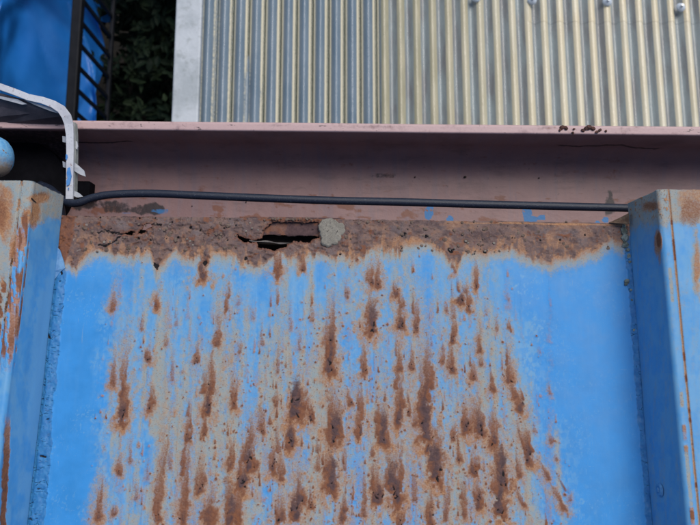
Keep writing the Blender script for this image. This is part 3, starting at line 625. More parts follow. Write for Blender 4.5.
# nail in the right batten side
def nail():
    q = None; best = 1e9
    for i in range(200):
        w = .002+.04*i/200; u = UR+.0042*(w-.0028)/.0377
        d = ROOF_I.to_3x3() @ ray(660, 490); t = (u-CAML.x)/d.x; p = CAML+t*d
        if abs(p.z-w) < best: best = abs(p.z-w); q = p
    bm = bmesh.new(); rot = Matrix.Rotation(-math.pi/2, 4, 'Y')
    bmesh.ops.create_cone(bm, cap_ends=True, segments=20, radius1=.0048, radius2=.0036, depth=.0014, matrix=Matrix.Translation(q-Vector((.0006, 0, 0))) @ rot)
    bmesh.ops.create_cone(bm, cap_ends=True, segments=16, radius1=.0020, radius2=.0014, depth=.001, matrix=Matrix.Translation(q-Vector((.0016, 0, 0))) @ rot)
    m_ = m_simple('painted_nail', (.06, .22, .48), (.11, .30, .55), 500, .5, .0003)
    obj_bm('nail_head', bm, m_, bR)
nail()

# ================================================================ GUTTER
gut = empty('eave_gutter', (0, 0, 0), (0, 0, 0)); tag(gut, 'brown painted box gutter running along the eave with blue paint drips inside', 'gutter')
def m_gutter():
    n = NT('brown_gutter_paint'); dirt_shade, rst, blu, pal = n.attr('wa'); a = n.noise(30, 5, .6); b = n.noise(300, 4, .6); st = n.noise(1, 4, .6, n.vec((160, 12, 12)))
    c = n.mix(n.rng(a, .3, .7), (.24, .145, .148), (.29, .178, .175)); c = n.mix(n.math('MULTIPLY', n.rng(st, .45, .7), .6), c, (.21, .155, .18)); c = n.mix(n.math('MULTIPLY', n.rng(n.noise(1, 5, .65, n.vec((35, 140, 30))), .5, .72), .4), c, (.11, .072, .072))
    c = n.mix(n.soft(rst, b, .6), c, (.20, .085, .06)); c = n.mix(n.soft(pal, b, .5), c, (.52, .36, .35)); c = n.mix(n.math('MULTIPLY', n.soft(dirt_shade, b, .6), .9), c, (.016, .014, .018))
    c = n.mix(n.soft(blu, b, .35), c, (.03, .17, .42)); c = n.mix(n.math('MULTIPLY', n.rng(b, .66, .74), .4), c, (.05, .04, .04))
    return n.out(c, .5, n.bump(n.math('ADD', a, n.math('MULTIPLY', b, .3)), .0006), Specular_IOR_Level=.4)
M_GUT = m_gutter()
ZL, ZB = 3.452, 3.388
def build_gutter():
    pL, pR = atz(0, 128.2, ZL), atz(700, 135.2, ZL); slope = (pR.y-pL.y)/(pR.x-pL.x); y0 = pL.y-slope*pL.x     # lip inner edge
    prof = []
    def seg(a, b, n):
        for i in range(n): t = i/n; prof.append((a[0]+(b[0]-a[0])*t, a[1]+(b[1]-a[1])*t))
    def arc_(c, r, a0, a1, n):
        for i in range(n): a = a0+(a1-a0)*i/n; prof.append((c[0]+r*math.cos(a), c[1]+r*math.sin(a)))
    seg((.0075, ZL-.008), (.0075, ZL-.002), 4); arc_((.0055, ZL-.002), .002, 0, math.pi/2, 6); seg((.0055, ZL), (.0012, ZL-.0002), 6)
    arc_((.0012, ZL-.0014), .0012, math.pi/2, math.pi, 5); seg((0, ZL-.0014), (.0004, ZL-.0040), 3); seg((.0004, ZL-.0040), (.0014, ZL-.0046), 3)
    seg((.0014, ZL-.0046), (.0014, ZB+.026), 22); arc_((-.0246, ZB+.026), .026, 0, -math.pi/2, 26); seg((-.0246, ZB), (-.125, ZB+.001), 60)
    arc_((-.125, ZB+.009), .008, -math.pi/2, -math.pi, 6); seg((-.133, ZB+.009), (-.133, ZL-.012), 12); prof.append((-.133, ZL-.012))
    pr = np.array(prof); arc = np.concatenate([[0], np.cumsum(np.hypot(*np.diff(pr, axis=0).T))])
    x = np.arange(-.62, .66, .0016); A, X = np.meshgrid(arc, x); PY = np.interp(A, arc, pr[:, 0]); PZ = np.interp(A, arc, pr[:, 1])
    Yw = y0+slope*X+PY; Z = PZ+.0004*(fbm(X*14, A*30, 3, 3)-.5)*2
    # photo coordinates of each vertex
    M = np.array(RC.transposed()); dx, dy, dz = X-CAM.x, Yw-CAM.y, Z-CAM.z
    p = [M[i, 0]*dx+M[i, 1]*dy+M[i, 2]*dz for i in range(3)]; QX = 350-FPX*p[0]/p[2]; QY = 262.5+FPX*p[1]/p[2]
    dirt_shade = np.zeros_like(X); rst = dirt_shade.copy(); blu = dirt_shade.copy(); pal = dirt_shade.copy()
    bot = PY < -.004; lip = (A < .0215)
    for (cx, cy, rx, ry, k) in [(20,158,46,16,.55),(112,206,16,7,.6),(154,209,14,6,.75),(134,210,26,5,.6),(80,202,18,8,.7),(610,205,6,12,.75),(380,176,22,3,.5),(455,200,9,2,.4),(30,150,40,9,.5)]:
        dirt_shade = np.maximum(dirt_shade, blot(QX, QY, cx, cy, rx, ry, int(cx))*k*bot)  # dirt smudges; the two broad left blots paint in shade under the hanger
    for (cx, cy, rx, ry) in [(428.5,213,4.4,7),(430,208,3,3),(450.5,219,3.2,2.6),(526,214,5.2,7),(532,220,5,4),(541,218,5.5,3.2),(528,224,6,3),(598,223,3,2),(606,220,3.4,2.6),(160,211,9,3),(127,213,6,2)]:
        blu = np.maximum(blu, blot(QX, QY, cx, cy, rx, ry, int(cx)+1, .2)*bot*(.95 if cx > 200 else .55))
    wall = (A > .0245) & (PY > -.012); dirt_shade = np.maximum(dirt_shade, wall*(.0+.12*fbm(X*22, A*60, 3, 33))*ss(160, 142, QY+8*(fbm(X*30, A*0, 3, 36)-.5)))  # upper wall darkened slightly, painting in the shade below the lip
    jag = fbm(X*26, A*0, 4, 37); dirt_shade = np.maximum(dirt_shade, .75*(1-ss(0, 1.6, np.abs(QY-(140.5+.011*QX+7*(jag-.5)))))*ss(.50, .62, fbm(X*9, A*0, 3, 38)))
    dirt_shade = np.maximum(dirt_shade, (QX < 66)*wall*.6)  # left end of the wall darker: painted shade of the hanger above
    blu *= 1-.9*np.maximum.reduce([blot(QX, QY, cx, cy, 1.6, 1.2, 3) for cx, cy in [(427, 211), (431, 210), (524, 211), (534, 212)]])
    rst = ss(.55, .75, fbm(X*60, Yw*200, 4, 9))*.45*bot+ss(186, 205, QY)*.25*bot
    rst = np.maximum(rst, (1-ss(0, 4, np.abs(QX-575)-28))*lip*ss(.42, .6, fbm(X*500, A*700, 3, 12))*.9)
    dirt_shade = np.maximum(dirt_shade, (1-ss(0, 1.2, np.abs(A-.0228)/.0016))*ss(.42, .55, fbm(X*80, A*0, 3, 19))*.6)
    pal = lip*(.55+.5*(fbm(X*50, A*200, 3, 8)-.3)); dirt_shade = np.maximum(dirt_shade, lip*ss(.66, .74, fbm(X*300, A*500, 3, 14))*.5)  # lip coloured paler, painting in the sky light it catches
    grid('gutter_trough', X, Yw, Z, M_GUT, gut, {'wa': (dirt_shade, rst, blu, pal)}, None, .0006)
    return y0, slope
GY, GS = build_gutter()
# rust bumps and broken rust on the lip
bm = bmesh.new()
for (x, y, r) in [(562,127.5,2.4),(566,128,1.6),(574,129,1.3),(586,128.3,2),(589,127.2,2.6),(593,128.6,2),(600,130,1.4),(597,132,1.4),(583,130.5,1.4),(573,133,1.5),(606,131,1.3),(560,130,1.1)]:
    q = atz(x, y, ZL+.0006); lump(bm, q, r*.00083, .7)
obj_bm('lip_rust', bm, m_simple('lip_rust', (.05, .025, .02), (.14, .06, .045), 300, .95, .0005), gut)
# small leaves and grit lying in the gutter
M_GRIT = m_simple('leaf_grit', (.018, .014, .012), (.05, .04, .03), 100, .9, .0004)
bm = bmesh.new()
for (x, y, L, W_, a) in [(371,162,5,2,.6),(451,167,3.2,2.6,-.4),(552,158,3.4,3,.3),(577,155,2.8,2.2,.8),(465,177,3,2.4,0),(539,178,2,1.6,.2),(415,177,2,1.5,1),(664,169,1.8,1.5,0),(488,158,1.5,1,0),(246,202,1.5,1.2,0),(192,206,1.4,1,0),(362,159,1.2,1,0),(395,150,1.4,.8,2),(540,156,1.2,1,0),(562,163,1,1,0)]:
    q = atz(x, y, ZB+.0012); s = .00087; d = Vector((math.cos(a), math.sin(a), 0)); e = Vector((-d.y, d.x, 0)); n_ = 8; ring = []
    for k in range(n_):
        th = 2*math.pi*k/n_; ring.append(bm.verts.new(q+d*(L/2*s*math.cos(th))+e*(W_/2*s*math.sin(th))+Vector((0, 0, random.uniform(-.0004, .0006)))))
    top = bm.verts.new(q+Vector((0, 0, .0014)))
    for k in range(n_): bm.faces.new((ring[k], ring[(k+1) % n_], top))
tag(obj_bm('leaf_grit', bm, M_GRIT), 'dark specks of leaf and grit lying in the brown gutter', 'debris', kind='stuff')

# ================================================================ CABLE
M_CABLE = NT('dusty_black_cable'); a_ = M_CABLE.noise(400, 4, .65); b_ = M_CABLE.noise(1500, 2, .6)
M_CABLE = M_CABLE.out(M_CABLE.mix(M_CABLE.math('MULTIPLY', M_CABLE.rng(b_, .58, .7), M_CABLE.rng(a_, .4, .6)), (.007, .012, .028), (.07, .09, .12)), .5, M_CABLE.bump(b_, .0002))
def wpt(x, y, w): return ROOF_M @ P2L(x, y, w)
cp = [(20,215,-.030),(44,192,-.026),(56,194,-.022),(66,202,-.018),(78,203,-.015),(92,198,-.014),(112,194.5,-.013),(150,193.5,-.012),(200,195.5,-.011),(260,198,-.011),(330,200.5,-.011),(400,202,-.011),(470,204,-.011),(540,205.8,-.011),(600,207.3,-.011),(640,208.4,-.011),(700,211,-.012),(790,213,-.014)]
cab = tube('cable', catmull([wpt(*c) for c in cp], 7), .0031, M_CABLE, None, 14)
tag(cab, 'thick black cable stretched across the gutter behind the rusted eave', 'cable')
cp = [(56,232,-.034),(60,218,-.028),(58,203,-.024),(52,192,-.026),(40,186,-.034)]
c2 = tube('cable_end', catmull([wpt(*c) for c in cp], 7), .0042, M_CABLE, None, 12)
tag(c2, 'short dark hose stub behind the left batten end, under the cable', 'hose')

# ================================================================ HANGER STRAP
M_STRAP = NT('white_strap_paint'); a_ = M_STRAP.noise(50, 4, .6); b_ = M_STRAP.noise(180, 5, .65); e_ = M_STRAP.noise(700, 3, .6)
_c = M_STRAP.mix(M_STRAP.rng(a_, .35, .65), (.46, .47, .52), (.56, .58, .62)); _c = M_STRAP.mix(M_STRAP.math('MULTIPLY', M_STRAP.rng(b_, .63, .68), .8), _c, (.22, .10, .08)); _c = M_STRAP.mix(M_STRAP.math('MULTIPLY', M_STRAP.rng(e_, .62, .7), .5), _c, (.2, .2, .22))
M_STRAP = M_STRAP.out(_c, .45, M_STRAP.bump(b_, .0004))
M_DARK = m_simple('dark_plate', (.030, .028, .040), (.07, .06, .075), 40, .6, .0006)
M_BLUEP = m_simple('blue_paint_smear', (.05, .22, .56), (.08, .27, .60), 200, .5, .0003)
strap = empty('gutter_hanger', (0, 0, 0)); tag(strap, 'white bent metal hanger with side tabs crossing the left end of the gutter', 'bracket')
def ribbon(name, pts, widths, th, mat, parent, bev=.0003):
    """flat bar following photo-traced points (x, y, world z), with its width in photo x or across the run"""
    P = [atz(*p) for p in pts]; vs = []; fs = []; n = len(P)
    for i, p in enumerate(P):
        t = (P[min(i+1, n-1)]-P[max(i-1, 0)]); t.z = 0; t.normalize(); s_ = Vector((t.y, -t.x, 0))*widths[i]/2
        vs += [p-s_, p+s_, p+s_-Vector((0, 0, th)), p-s_-Vector((0, 0, th))]
    for i in range(n-1):
        a = i*4; b = a+4
        for k in range(4): fs.append((a+k, a+(k+1) % 4, b+(k+1) % 4, b+k))
    fs += [(3, 2, 1, 0), ((n-1)*4, (n-1)*4+1, (n-1)*4+2, (n-1)*4+3)]
    o = mesh(name, vs, fs, mat, parent); m = o.modifiers.new('b', 'BEVEL'); m.width = bev; m.segments = 2; m.limit_method = 'ANGLE'; return o
zs = 3.462
pts = [(-70,72,zs+.01),(-30,79,zs+.01),(0,86.5,zs+.01),(14,91.5,zs+.01),(28,97,zs+.01),(42,100,zs+.01),(53,104,zs+.01),(61,109,zs+.009),(66,116,zs+.008),(68.5,124,zs+.006),(69.5,134,zs+.005),(69.8,150,zs+.004),(69.5,170,zs+.003),(69.3,185,zs+.003),(69,199,zs+.002)]
wd = [.0052]*5+[.0055, .006, .0068, .0072, .0068, .006, .0058, .0056, .0056, .0056]
ribbon('strap', pts, wd, .0022, M_STRAP, strap)
# inner turned flange of the strap on its right, facing the gutter
pts = [(73.4,122,zs+.000),(74.0,134,zs-.001),(74.2,150,zs-.002),(73.8,170,zs-.003),(73.4,185,zs-.004),(73,197,zs-.004)]
ribbon('flange', pts, [.0022]*6, .006, m_simple('strap_side_paint', (.26, .29, .27), (.36, .38, .36), 90, .6, .0004), strap)
def wplate(name, pts, th, mat, parent):
    n = len(pts); top = [atz(*p) for p in pts]; vs = top+[p-Vector((0, 0, th)) for p in top]
    fs = [tuple(range(n))[::-1], tuple(range(n, 2*n))]+[(i, (i+1) % n, n+(i+1) % n, n+i) for i in range(n)]
    return mesh(name, vs, fs, mat, parent)
z1 = zs-.001
M_TAB = m_simple('tab_paint', (.30, .33, .38), (.42, .44, .48), 90, .5, .0004)
for t_ in ([(74,139.5),(77,141.5),(78,146),(77,149.5),(74.5,147.5)], [(62.3,136),(65.5,136.5),(66,142.5),(62.6,142)], [(73.5,161.5),(79,166),(84,170.5),(85.5,176.5),(80,174.5),(73.5,170.5)], [(74,190.5),(79,193),(83,196.5),(78,197.5),(73.5,196)], [(62.5,161),(65.5,162.5),(65.5,168),(63,167)]):
    wplate('tab', [(x, y, z1-.0006*abs(x-70)*.3) for x, y in t_], .0012, M_TAB, strap)
for t_ in ([(65.8,154),(67.2,154.6),(67.6,157),(66.6,160),(65.6,159)], [(67.5,168),(69.6,167.2),(70.4,172),(71.2,176),(70.4,180),(69.2,184.5),(66.6,186),(66.2,181),(67.6,178),(66.6,173)], [(67.5,188),(68.6,187.6),(68.4,189.8)]):
    wplate('paint_smear', [(x, y, zs+.0042) for x, y in t_], .0012, M_BLUEP, strap)
# dark plate hanging under the bent bar, with pale rag-like edges of old paint
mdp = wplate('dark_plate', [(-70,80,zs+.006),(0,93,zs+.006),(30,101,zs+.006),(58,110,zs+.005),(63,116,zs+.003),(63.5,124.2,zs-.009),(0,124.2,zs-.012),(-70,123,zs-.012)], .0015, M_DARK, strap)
wplate('inner_edge', [(-40,84,zs+.0076),(0,96,zs+.0076),(18,99.5,zs+.0076),(27,104,zs+.0066),(22,104.5,zs+.0066),(0,98.6,zs+.0072),(-40,89,zs+.0076)], .001, M_TAB, strap)
wplate('inner_edge', [(24,99.8,zs+.0076),(34,102.5,zs+.0076),(44,106,zs+.0076),(58,110,zs+.0066),(62,114,zs+.0062),(52,111.5,zs+.0062),(44,108.5,zs+.0064),(34,104.5,zs+.007)], .001, M_TAB, strap)
# black box clip beside the strap foot
bm = bmesh.new(); q0 = atz(82.2, 189, ZB+.012); box_bm(bm, q0-Vector((0, 0, .006)), (.0135, .014, .014), .0008)
box_bm(bm, q0+Vector((.0, -.006, -.010)), (.02, .004, .006), .0006)
ck = obj_bm('cable_clip', bm, m_simple('black_plastic', (.003, .003, .005), (.006, .006, .009), 60, .8, .0003, Specular_IOR_Level=.1)); tag(ck, 'small black clip block in the gutter, right of the white hanger foot', 'clip')
# black outlet hood in the left end of the gutter
bm = bmesh.new(); c0 = atz(22, 187, ZB+.016)
bmesh.ops.create_cone(bm, cap_ends=False, segments=40, radius1=.0405, radius2=.040, depth=.03, matrix=Matrix.Translation(c0-Vector((0, 0, .010))))
bmesh.ops.create_cone(bm, cap_ends=True, segments=40, radius1=.040, radius2=.030, depth=.004, matrix=Matrix.Translation(c0+Vector((0, 0, .007))))
oh = obj_bm('outlet_hood', bm, bpy.data.materials['black_plastic'], smooth=False); tag(oh, 'black rounded gutter outlet hood, partly hidden behind the left batten end', 'gutter outlet')

# ================================================================ BLUE PIPE END at the left edge
def pipe_cap():
    c = atz(-1, 157, 3.478); r = 22*.52/700
    vs = []; fs = []; na = 48; prof = [(1, -.16), (1, -.012), (.985, -.004), (.92, .001), (.80, .0045), (.6, .0072), (.35, .0089), (.12, .0098)]
    for (k, dz) in prof:
        for i in range(na): th = 2*math.pi*i/na; vs.append(c+Vector((dz, r*k*math.cos(th), r*k*math.sin(th))))
    for j in range(len(prof)-1):
        for i in range(na): fs.append((j*na+i, j*na+(i+1) % na, (j+1)*na+(i+1) % na, (j+1)*na+i))
    fs.append(tuple((len(prof)-1)*na+i for i in range(na)))
    n = NT('blue_and_buff_pipe'); a = n.noise(90, 4, .6); b = n.noise(300, 4, .6)
    sp = n.n('ShaderNodeSeparateXYZ'); n.t.links.new(n.tc.outputs['Object'], sp.inputs[0])
    k = n.rng(n.math('ADD', n.math('SUBTRACT', sp.outputs[1], c.y-.006), n.math('MULTIPLY', n.math('SUBTRACT', a, .5), .02)), -.004, .004, 1, 0)
    cc = n.mix(n.rng(b, .3, .7), (.10, .33, .62), (.20, .45, .68)); cc = n.mix(k, cc, (.33, .27, .22)); cc = n.mix(n.rng(b, .62, .7), cc, (.22, .12, .08))
    o = mesh('pipe_end', vs, fs, n.out(cc, .5, n.bump(b, .0004)), None, True); tag(o, 'rounded blue painted pipe end at the left edge, above the gutter', 'pipe')
pipe_cap()

# ================================================================ CORRUGATED ROOF BELOW
ZC = 2.65
A0 = atz(174, 130, ZC); A1 = atz(178, 0, ZC); adir = math.atan2(-(A1.x-A0.x), A1.y-A0.y)
cr = empty('corrugated_roof', A0, (R(-2), 0, adir)); tag(cr, 'aged translucent corrugated plastic lean-to roof with pale edge trim, below the gutter', 'roof')
CI = (Matrix.Translation(A0) @ Euler((R(-2), 0, adir)).to_matrix().to_4x4()).inverted()
def P2C(px_, py_, w=0.0):
    o = CI @ CAM; d = CI.to_3x3() @ ray(px_, py_); t = (w-o.z)/d.z; return o+t*d
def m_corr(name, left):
    n = NT(name); ph, rel, valley_tint, mot = n.attr('wc'); a = n.noise(9, 4, .6); b = n.noise(1, 4, .6, n.vec((60, 8, 8))); f = n.noise(220, 4, .65)
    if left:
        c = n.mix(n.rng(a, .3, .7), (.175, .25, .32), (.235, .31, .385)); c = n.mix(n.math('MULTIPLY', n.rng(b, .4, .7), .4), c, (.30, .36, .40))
        c = n.mix(n.soft(valley_tint, f, .35), c, (.085, .10, .065))
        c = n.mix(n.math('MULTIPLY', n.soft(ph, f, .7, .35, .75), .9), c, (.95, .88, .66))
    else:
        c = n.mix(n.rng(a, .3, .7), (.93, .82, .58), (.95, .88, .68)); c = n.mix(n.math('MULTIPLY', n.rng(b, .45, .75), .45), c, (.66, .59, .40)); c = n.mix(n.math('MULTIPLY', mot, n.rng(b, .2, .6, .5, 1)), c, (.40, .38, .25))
        c = n.mix(n.math('MULTIPLY', n.soft(valley_tint, f, .3), .92), c, n.mix(n.rng(b, .35, .65), (.24, .255, .28), (.37, .45, .48)))  # grey-blue paints sky reflection and slope shade into flanks and valleys
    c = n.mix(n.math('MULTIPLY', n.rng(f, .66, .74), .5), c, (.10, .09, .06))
    n.put(n.b.inputs['Transmission Weight'], 0.0)
    m = n.out(c, .17 if left else .19, n.bump(f, .0006), Specular_IOR_Level=.6)
    # light passing through the thin sheet
    tr = n.n('ShaderNodeBsdfTranslucent'); n.put(tr.inputs[0], c); mx = n.n('ShaderNodeMixShader'); mx.inputs[0].default_value = .25
    o = n.t.nodes['Material Output']; n.t.links.new(n.b.outputs[0], mx.inputs[1]); n.t.links.new(tr.outputs[0], mx.inputs[2]); n.t.links.new(mx.outputs[0], o.inputs[0])
    return m
PIT = .0322
def corr(name, x0, x1, z, mat, left, y0=-.34, y1=.95, amp=.0062, rim=.0010):
    x = np.arange(x0, x1, PIT/22); y = np.concatenate([[y0, y0+.0006], np.linspace(y0+.004, y1, 60)]); X, Y = np.meshgrid(x, y)
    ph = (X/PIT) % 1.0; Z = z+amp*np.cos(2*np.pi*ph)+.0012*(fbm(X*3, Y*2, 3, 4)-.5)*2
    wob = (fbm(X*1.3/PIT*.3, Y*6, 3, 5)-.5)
    if left:        # valley centred at phase .5: two pale lines either side of an olive strip
        d = np.abs(ph-.5); line = 1-ss(.025, .065, np.abs(d-.145+.02*wob)); line = np.maximum(line, 1-ss(.035, .08, np.abs(d-.145+.02*wob))); valley_tint = 1-ss(.10, .15, d)
        grow = ss(.0, .14, X-x0-.02); line = line*(.62+.6*grow)+0*X; valley_tint = valley_tint*(.5+.5*grow)
        patch = blot(X*1000, Y*1000, (x0+.105)*1000, 60, 22, 90, 5); line *= 1-.5*patch; valley_tint *= 1-.7*patch
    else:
        d = np.abs(((ph-.30+.5) % 1)-.5); line = 0*X; valley_tint = ss(.21, .27, np.abs(((ph-.06+.5) % 1)-.5)+.03*wob)  # mask of the painted reflection and shade: everything off the cream crests
    return grid(name, X, Y, Z, mat, cr, {'wc': (line, X*0, valley_tint, np.zeros_like(X) if left else .85*ss(.42, 0, X-XS))}, None, rim)
xs = XS = P2C(382, 65, .01).x; xe = P2C(760, 65, .01).x+.5
sl = corr('sheet', .048, xs, .012, m_corr('clear_aged_sheet', True), True); sl['label'] = 'bluish clear sheet with olive valley strips'
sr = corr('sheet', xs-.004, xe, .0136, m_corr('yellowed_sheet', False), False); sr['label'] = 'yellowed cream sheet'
# upper sheets overlapping at the screw line
ysc = P2C(640, 14, .015).y
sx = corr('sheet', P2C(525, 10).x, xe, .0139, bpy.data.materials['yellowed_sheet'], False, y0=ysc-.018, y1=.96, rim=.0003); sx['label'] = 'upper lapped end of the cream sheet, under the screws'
M_TRIM = NT('pale_trim'); a_ = M_TRIM.noise(60, 5, .7); b_ = M_TRIM.noise(12, 4, .6)
_c = M_TRIM.mix(M_TRIM.rng(b_, .4, .65), (.50, .54, .58), (.36, .40, .43)); _c = M_TRIM.mix(M_TRIM.math('MULTIPLY', M_TRIM.rng(a_, .5, .7), .5), _c, (.22, .25, .25))
M_TRIM = M_TRIM.out(_c, .5, M_TRIM.bump(a_, .001))
W_T = P2C(200.5, 60, .02).x
bm = bmesh.new(); box_bm(bm, (W_T/2, .30, -.002), (W_T, 1.30, .052), .003); obj_bm('edge_trim', bm, M_TRIM, cr)
bm = bmesh.new()
for yy in (ysc+.004, ysc-.55, .93): box_bm(bm, (xe/2, yy, -.0215), (xe-.02, .045, .05), .002)
obj_bm('purlin', bm, m_simple('purlin_paint', (.30, .28, .24), (.4, .38, .33), 20, .6, .001), cr)
box('post', (.5, .9, -1.42), (.06, .06, 2.72), M_TRIM, cr, .003)
M_SCREW = m_simple('screw_metal', (.40, .45, .50), (.55, .60, .66), 200, .35, .0003, Metallic=.4); M_WASH = m_simple('washer_plastic', (.42, .50, .60), (.55, .62, .70), 200, .4, .0003)
k = 0
for (x, y) in [(532, 0.5), (607, 2), (680.5, 7.5), (758, 12), (476, -2)]:
    q = P2C(x, y, .021); kk = round(q.x/PIT); q.x = kk*PIT if abs(kk*PIT-q.x) < .006 else q.x
    bm = bmesh.new(); bmesh.ops.create_cone(bm, cap_ends=True, segments=24, radius1=.0095, radius2=.0075, depth=.0032, matrix=Matrix.Translation(q+Vector((0, 0, .0022))))
    bmesh.ops.create_cone(bm, cap_ends=True, segments=24, radius1=.0070, radius2=.0050, depth=.002, matrix=Matrix.Translation(q+Vector((0, 0, .0048))))
    w_ = obj_bm('washer', bm, M_WASH, cr)
    bm = bmesh.new(); bmesh.ops.create_cone(bm, cap_ends=True, segments=6, radius1=.0034, radius2=.0030, depth=.005, matrix=Matrix.Translation(q+Vector((0, 0, .0082))))
    obj_bm('screw', bm, M_SCREW, w_)

# ================================================================ DOWN IN THE GAP: tarp, fence, shrubs
def tarp():
    zt = 1.55
    x0 = atz(-260, 60, zt).x; x1 = atz(112, 60, zt-.35).x; y0 = atz(40, 230, zt).y-.6; y1 = atz(40, -260, zt).y
    u = np.linspace(0, 1, 240); v = np.linspace(0, 1, 260); U, V = np.meshgrid(u, v)
    X = x0+(x1-x0)*U+.02*(fbm(V*9, U*3, 3, 2)-.5); Y = y0+(y1-y0)*V
    n = fbm(U*2.2+V*.8, V*1.5, 3, 3); n2 = fbm(U*9+V*5, V*3-U*3, 3, 4)
    fold = np.abs(((U*4.2+V*1.4+1.1*n) % 1)-.5)*2; Z = zt+.13*(1-np.abs(fbm(X*5+Y*2.2, Y*1.3-X*1.5, 3, 44)-.5)*6).clip(0, 1)**2+.09*fbm(X*13+Y*5, Y*4, 3, 45)+.10*fbm(X*2.2, Y*2, 2, 46)+.06*n+.10*(1-fold**.6)*ss(.1, .5, n2)+.05*n2
    Z = Z-.45*ss(.80, 1.0, U)**1.3-.25*ss(.25, 0, U)
    m = NT('blue_tarpaulin'); a = m.noise(4, 4, .6); b = m.noise(500, 2, .5); cc = m.mix(m.rng(a, .3, .7), (.010, .13, .46), (.016, .18, .58)); cr_ = m.noise(1, 2, .4, m.vec((6, 2.2, 3)), .6); cc = m.mix(m.math('MULTIPLY', m.rng(m.noise(22, 5, .6), .6, .75), .3), cc, (.05, .20, .50))
    t = grid('tarpaulin', X, Y, Z, m.out(cc, .33, m.bump(m.math('ADD', m.math('MULTIPLY', m.math('ABSOLUTE', m.math('SUBTRACT', cr_, .5)), -5), m.math('MULTIPLY', b, .01)), .035), Specular_IOR_Level=.5), None, None, None, .003)
    tag(t, 'creased blue tarpaulin spread behind the black railing, upper left', 'tarpaulin')
    # pile beneath the sheet so that it lies on something
    pb = box('covered_stack', ((x0+x1)/2-.25, (y0+y1)/2, .66), (abs(x1-x0)-.9, (y1-y0)*.96, 1.2), m_simple('crate_wood', (.16, .11, .07), (.22, .16, .10), 10, .9, .002), t); pb['label'] = 'stack hidden under the sheet'
tarp()
def railing():
    zt = 1.95; D = 4-zt; m = m_simple('black_rail_paint', (.003, .004, .007), (.007, .008, .012), 30, .6, .0005, Specular_IOR_Level=.2)
    pa, pb = atz(75, 235, zt), atz(75, -330, zt); xr = atz(75, 60, zt).x; rl = empty('railing', (xr, 0, 0)); tag(rl, 'black metal railing with slim upright bars beside the blue tarpaulin', 'railing')
    L0, L1 = pa.y, pb.y; yc, ll = (L0+L1)/2, L1-L0
    w = 10.5*D/700
    box('top_rail', (0, yc, zt), (w, ll, .03), m, rl, .004)
    xb = atz(110, 60, 1).x   # unused guide
    zb = 4-(D*(350-75)/(350-110)); box('bottom_rail', (0, yc, zb), (.012, ll, .02), m, rl, .002)
    n = int(ll/.073); y = L0
    me = None
    for i in range(n):
        y = L0+.02+i*.073
        if me is None:
            o = box('bar', (0, y, (zt+zb)/2), (.010, .010, zt-zb-.03), m, rl); me = o
        else:
            c = me.copy(); COL.objects.link(c); c.parent = rl; c.location = (0, i*.073, 0)
    for yy in (L0+.05, L1-.05): box('post', (0, yy, zt/2-.02), (.04, .04, zt-.0), m, rl, .003)
railing()

def m_leaf():
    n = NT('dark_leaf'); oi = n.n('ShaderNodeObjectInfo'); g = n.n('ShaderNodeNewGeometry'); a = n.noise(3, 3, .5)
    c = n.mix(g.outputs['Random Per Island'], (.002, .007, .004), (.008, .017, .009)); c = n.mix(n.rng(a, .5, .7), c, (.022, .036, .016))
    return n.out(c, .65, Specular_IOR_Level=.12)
M_LEAF = m_leaf(); M_BARK = m_simple('bark', (.03, .022, .016), (.06, .045, .03), 30, .9, .004)
def leaf_shape(bm, p, d, nrm, L, w):
    e = d.cross(nrm).normalized(); n_ = e.cross(d).normalized()
    pts = [p, p+d*L*.3+e*w*.5, p+d*L*.65+e*w*.4, p+d*L, p+d*L*.65-e*w*.4, p+d*L*.3-e*w*.5]
    vs = [bm.verts.new(q) for q in pts]; mid = bm.verts.new(p+d*L*.5-n_*w*.18)
    for k in range(6): bm.faces.new((vs[k], vs[(k+1) % 6], mid))
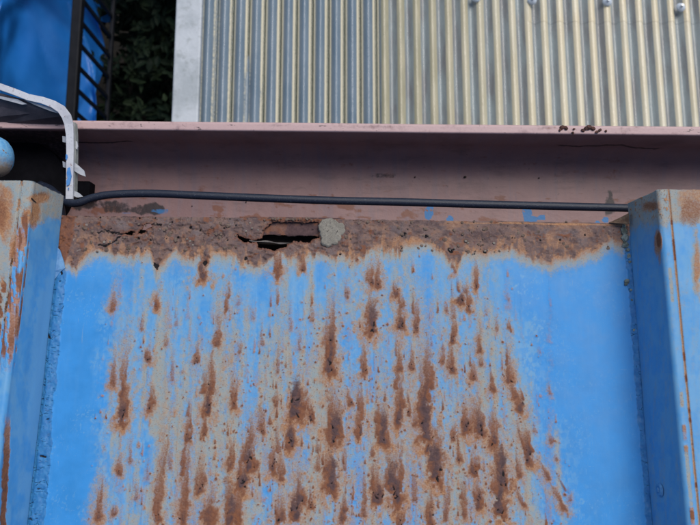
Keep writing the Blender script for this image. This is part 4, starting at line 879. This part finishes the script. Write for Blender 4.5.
def shrub(x, y, z, r, h, n, L, label, seed):
    random.seed(seed); root = empty('shrub', (x, y, 0)); tag(root, label, 'shrub', 'shrubs in the gap beside the railing')
    bm = bmesh.new(); bt = []
    for k in range(5):
        a = random.uniform(0, 6.28); tip = Vector((math.cos(a)*r*.6, math.sin(a)*r*.6, z+h*random.uniform(.3, .95)))
        pts = catmull([Vector((0, 0, .0)), Vector((tip.x*.3, tip.y*.3, tip.z*.5)), tip], 6)
        tube('stem', pts, [.014*(1-.8*i/(len(pts)-1)) for i in range(len(pts))], M_BARK, root, 8)
        for j in range(n//60):
            c = pts[-1-int(random.random()**1.5*10)]+Vector((random.gauss(0, r*.3), random.gauss(0, r*.3), random.gauss(0, h*.18)))
            for q in range(12):
                th = random.uniform(0, 6.28); d = Vector((math.cos(th), math.sin(th), random.uniform(-.4, .5))).normalized()
                leaf_shape(bm, c+Vector((random.gauss(0, .02), random.gauss(0, .02), random.gauss(0, .02))), d, Vector((random.gauss(0, .35), random.gauss(0, .35), 1)).normalized(), L*random.uniform(.6, 1.2), L*.36)
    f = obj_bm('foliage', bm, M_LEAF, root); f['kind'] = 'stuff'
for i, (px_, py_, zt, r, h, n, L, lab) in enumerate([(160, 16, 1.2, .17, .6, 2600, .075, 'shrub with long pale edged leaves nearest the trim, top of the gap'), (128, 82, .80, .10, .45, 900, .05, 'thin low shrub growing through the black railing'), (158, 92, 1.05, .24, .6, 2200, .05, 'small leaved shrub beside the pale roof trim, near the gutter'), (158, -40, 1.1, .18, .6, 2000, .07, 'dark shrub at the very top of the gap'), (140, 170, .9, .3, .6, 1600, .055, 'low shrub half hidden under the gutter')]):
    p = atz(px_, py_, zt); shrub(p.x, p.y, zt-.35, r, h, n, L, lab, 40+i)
random.seed(5)
pp = atz(135, 95, .9); box('timber', (pp.x, pp.y-.1, .45), (.085, .9, .9), m_simple('old_timber', (.035, .026, .018), (.06, .045, .03), 12, .9, .002))
tag(bpy.data.objects['timber'], 'old dark timber board standing in the gap under the shrubs', 'board')
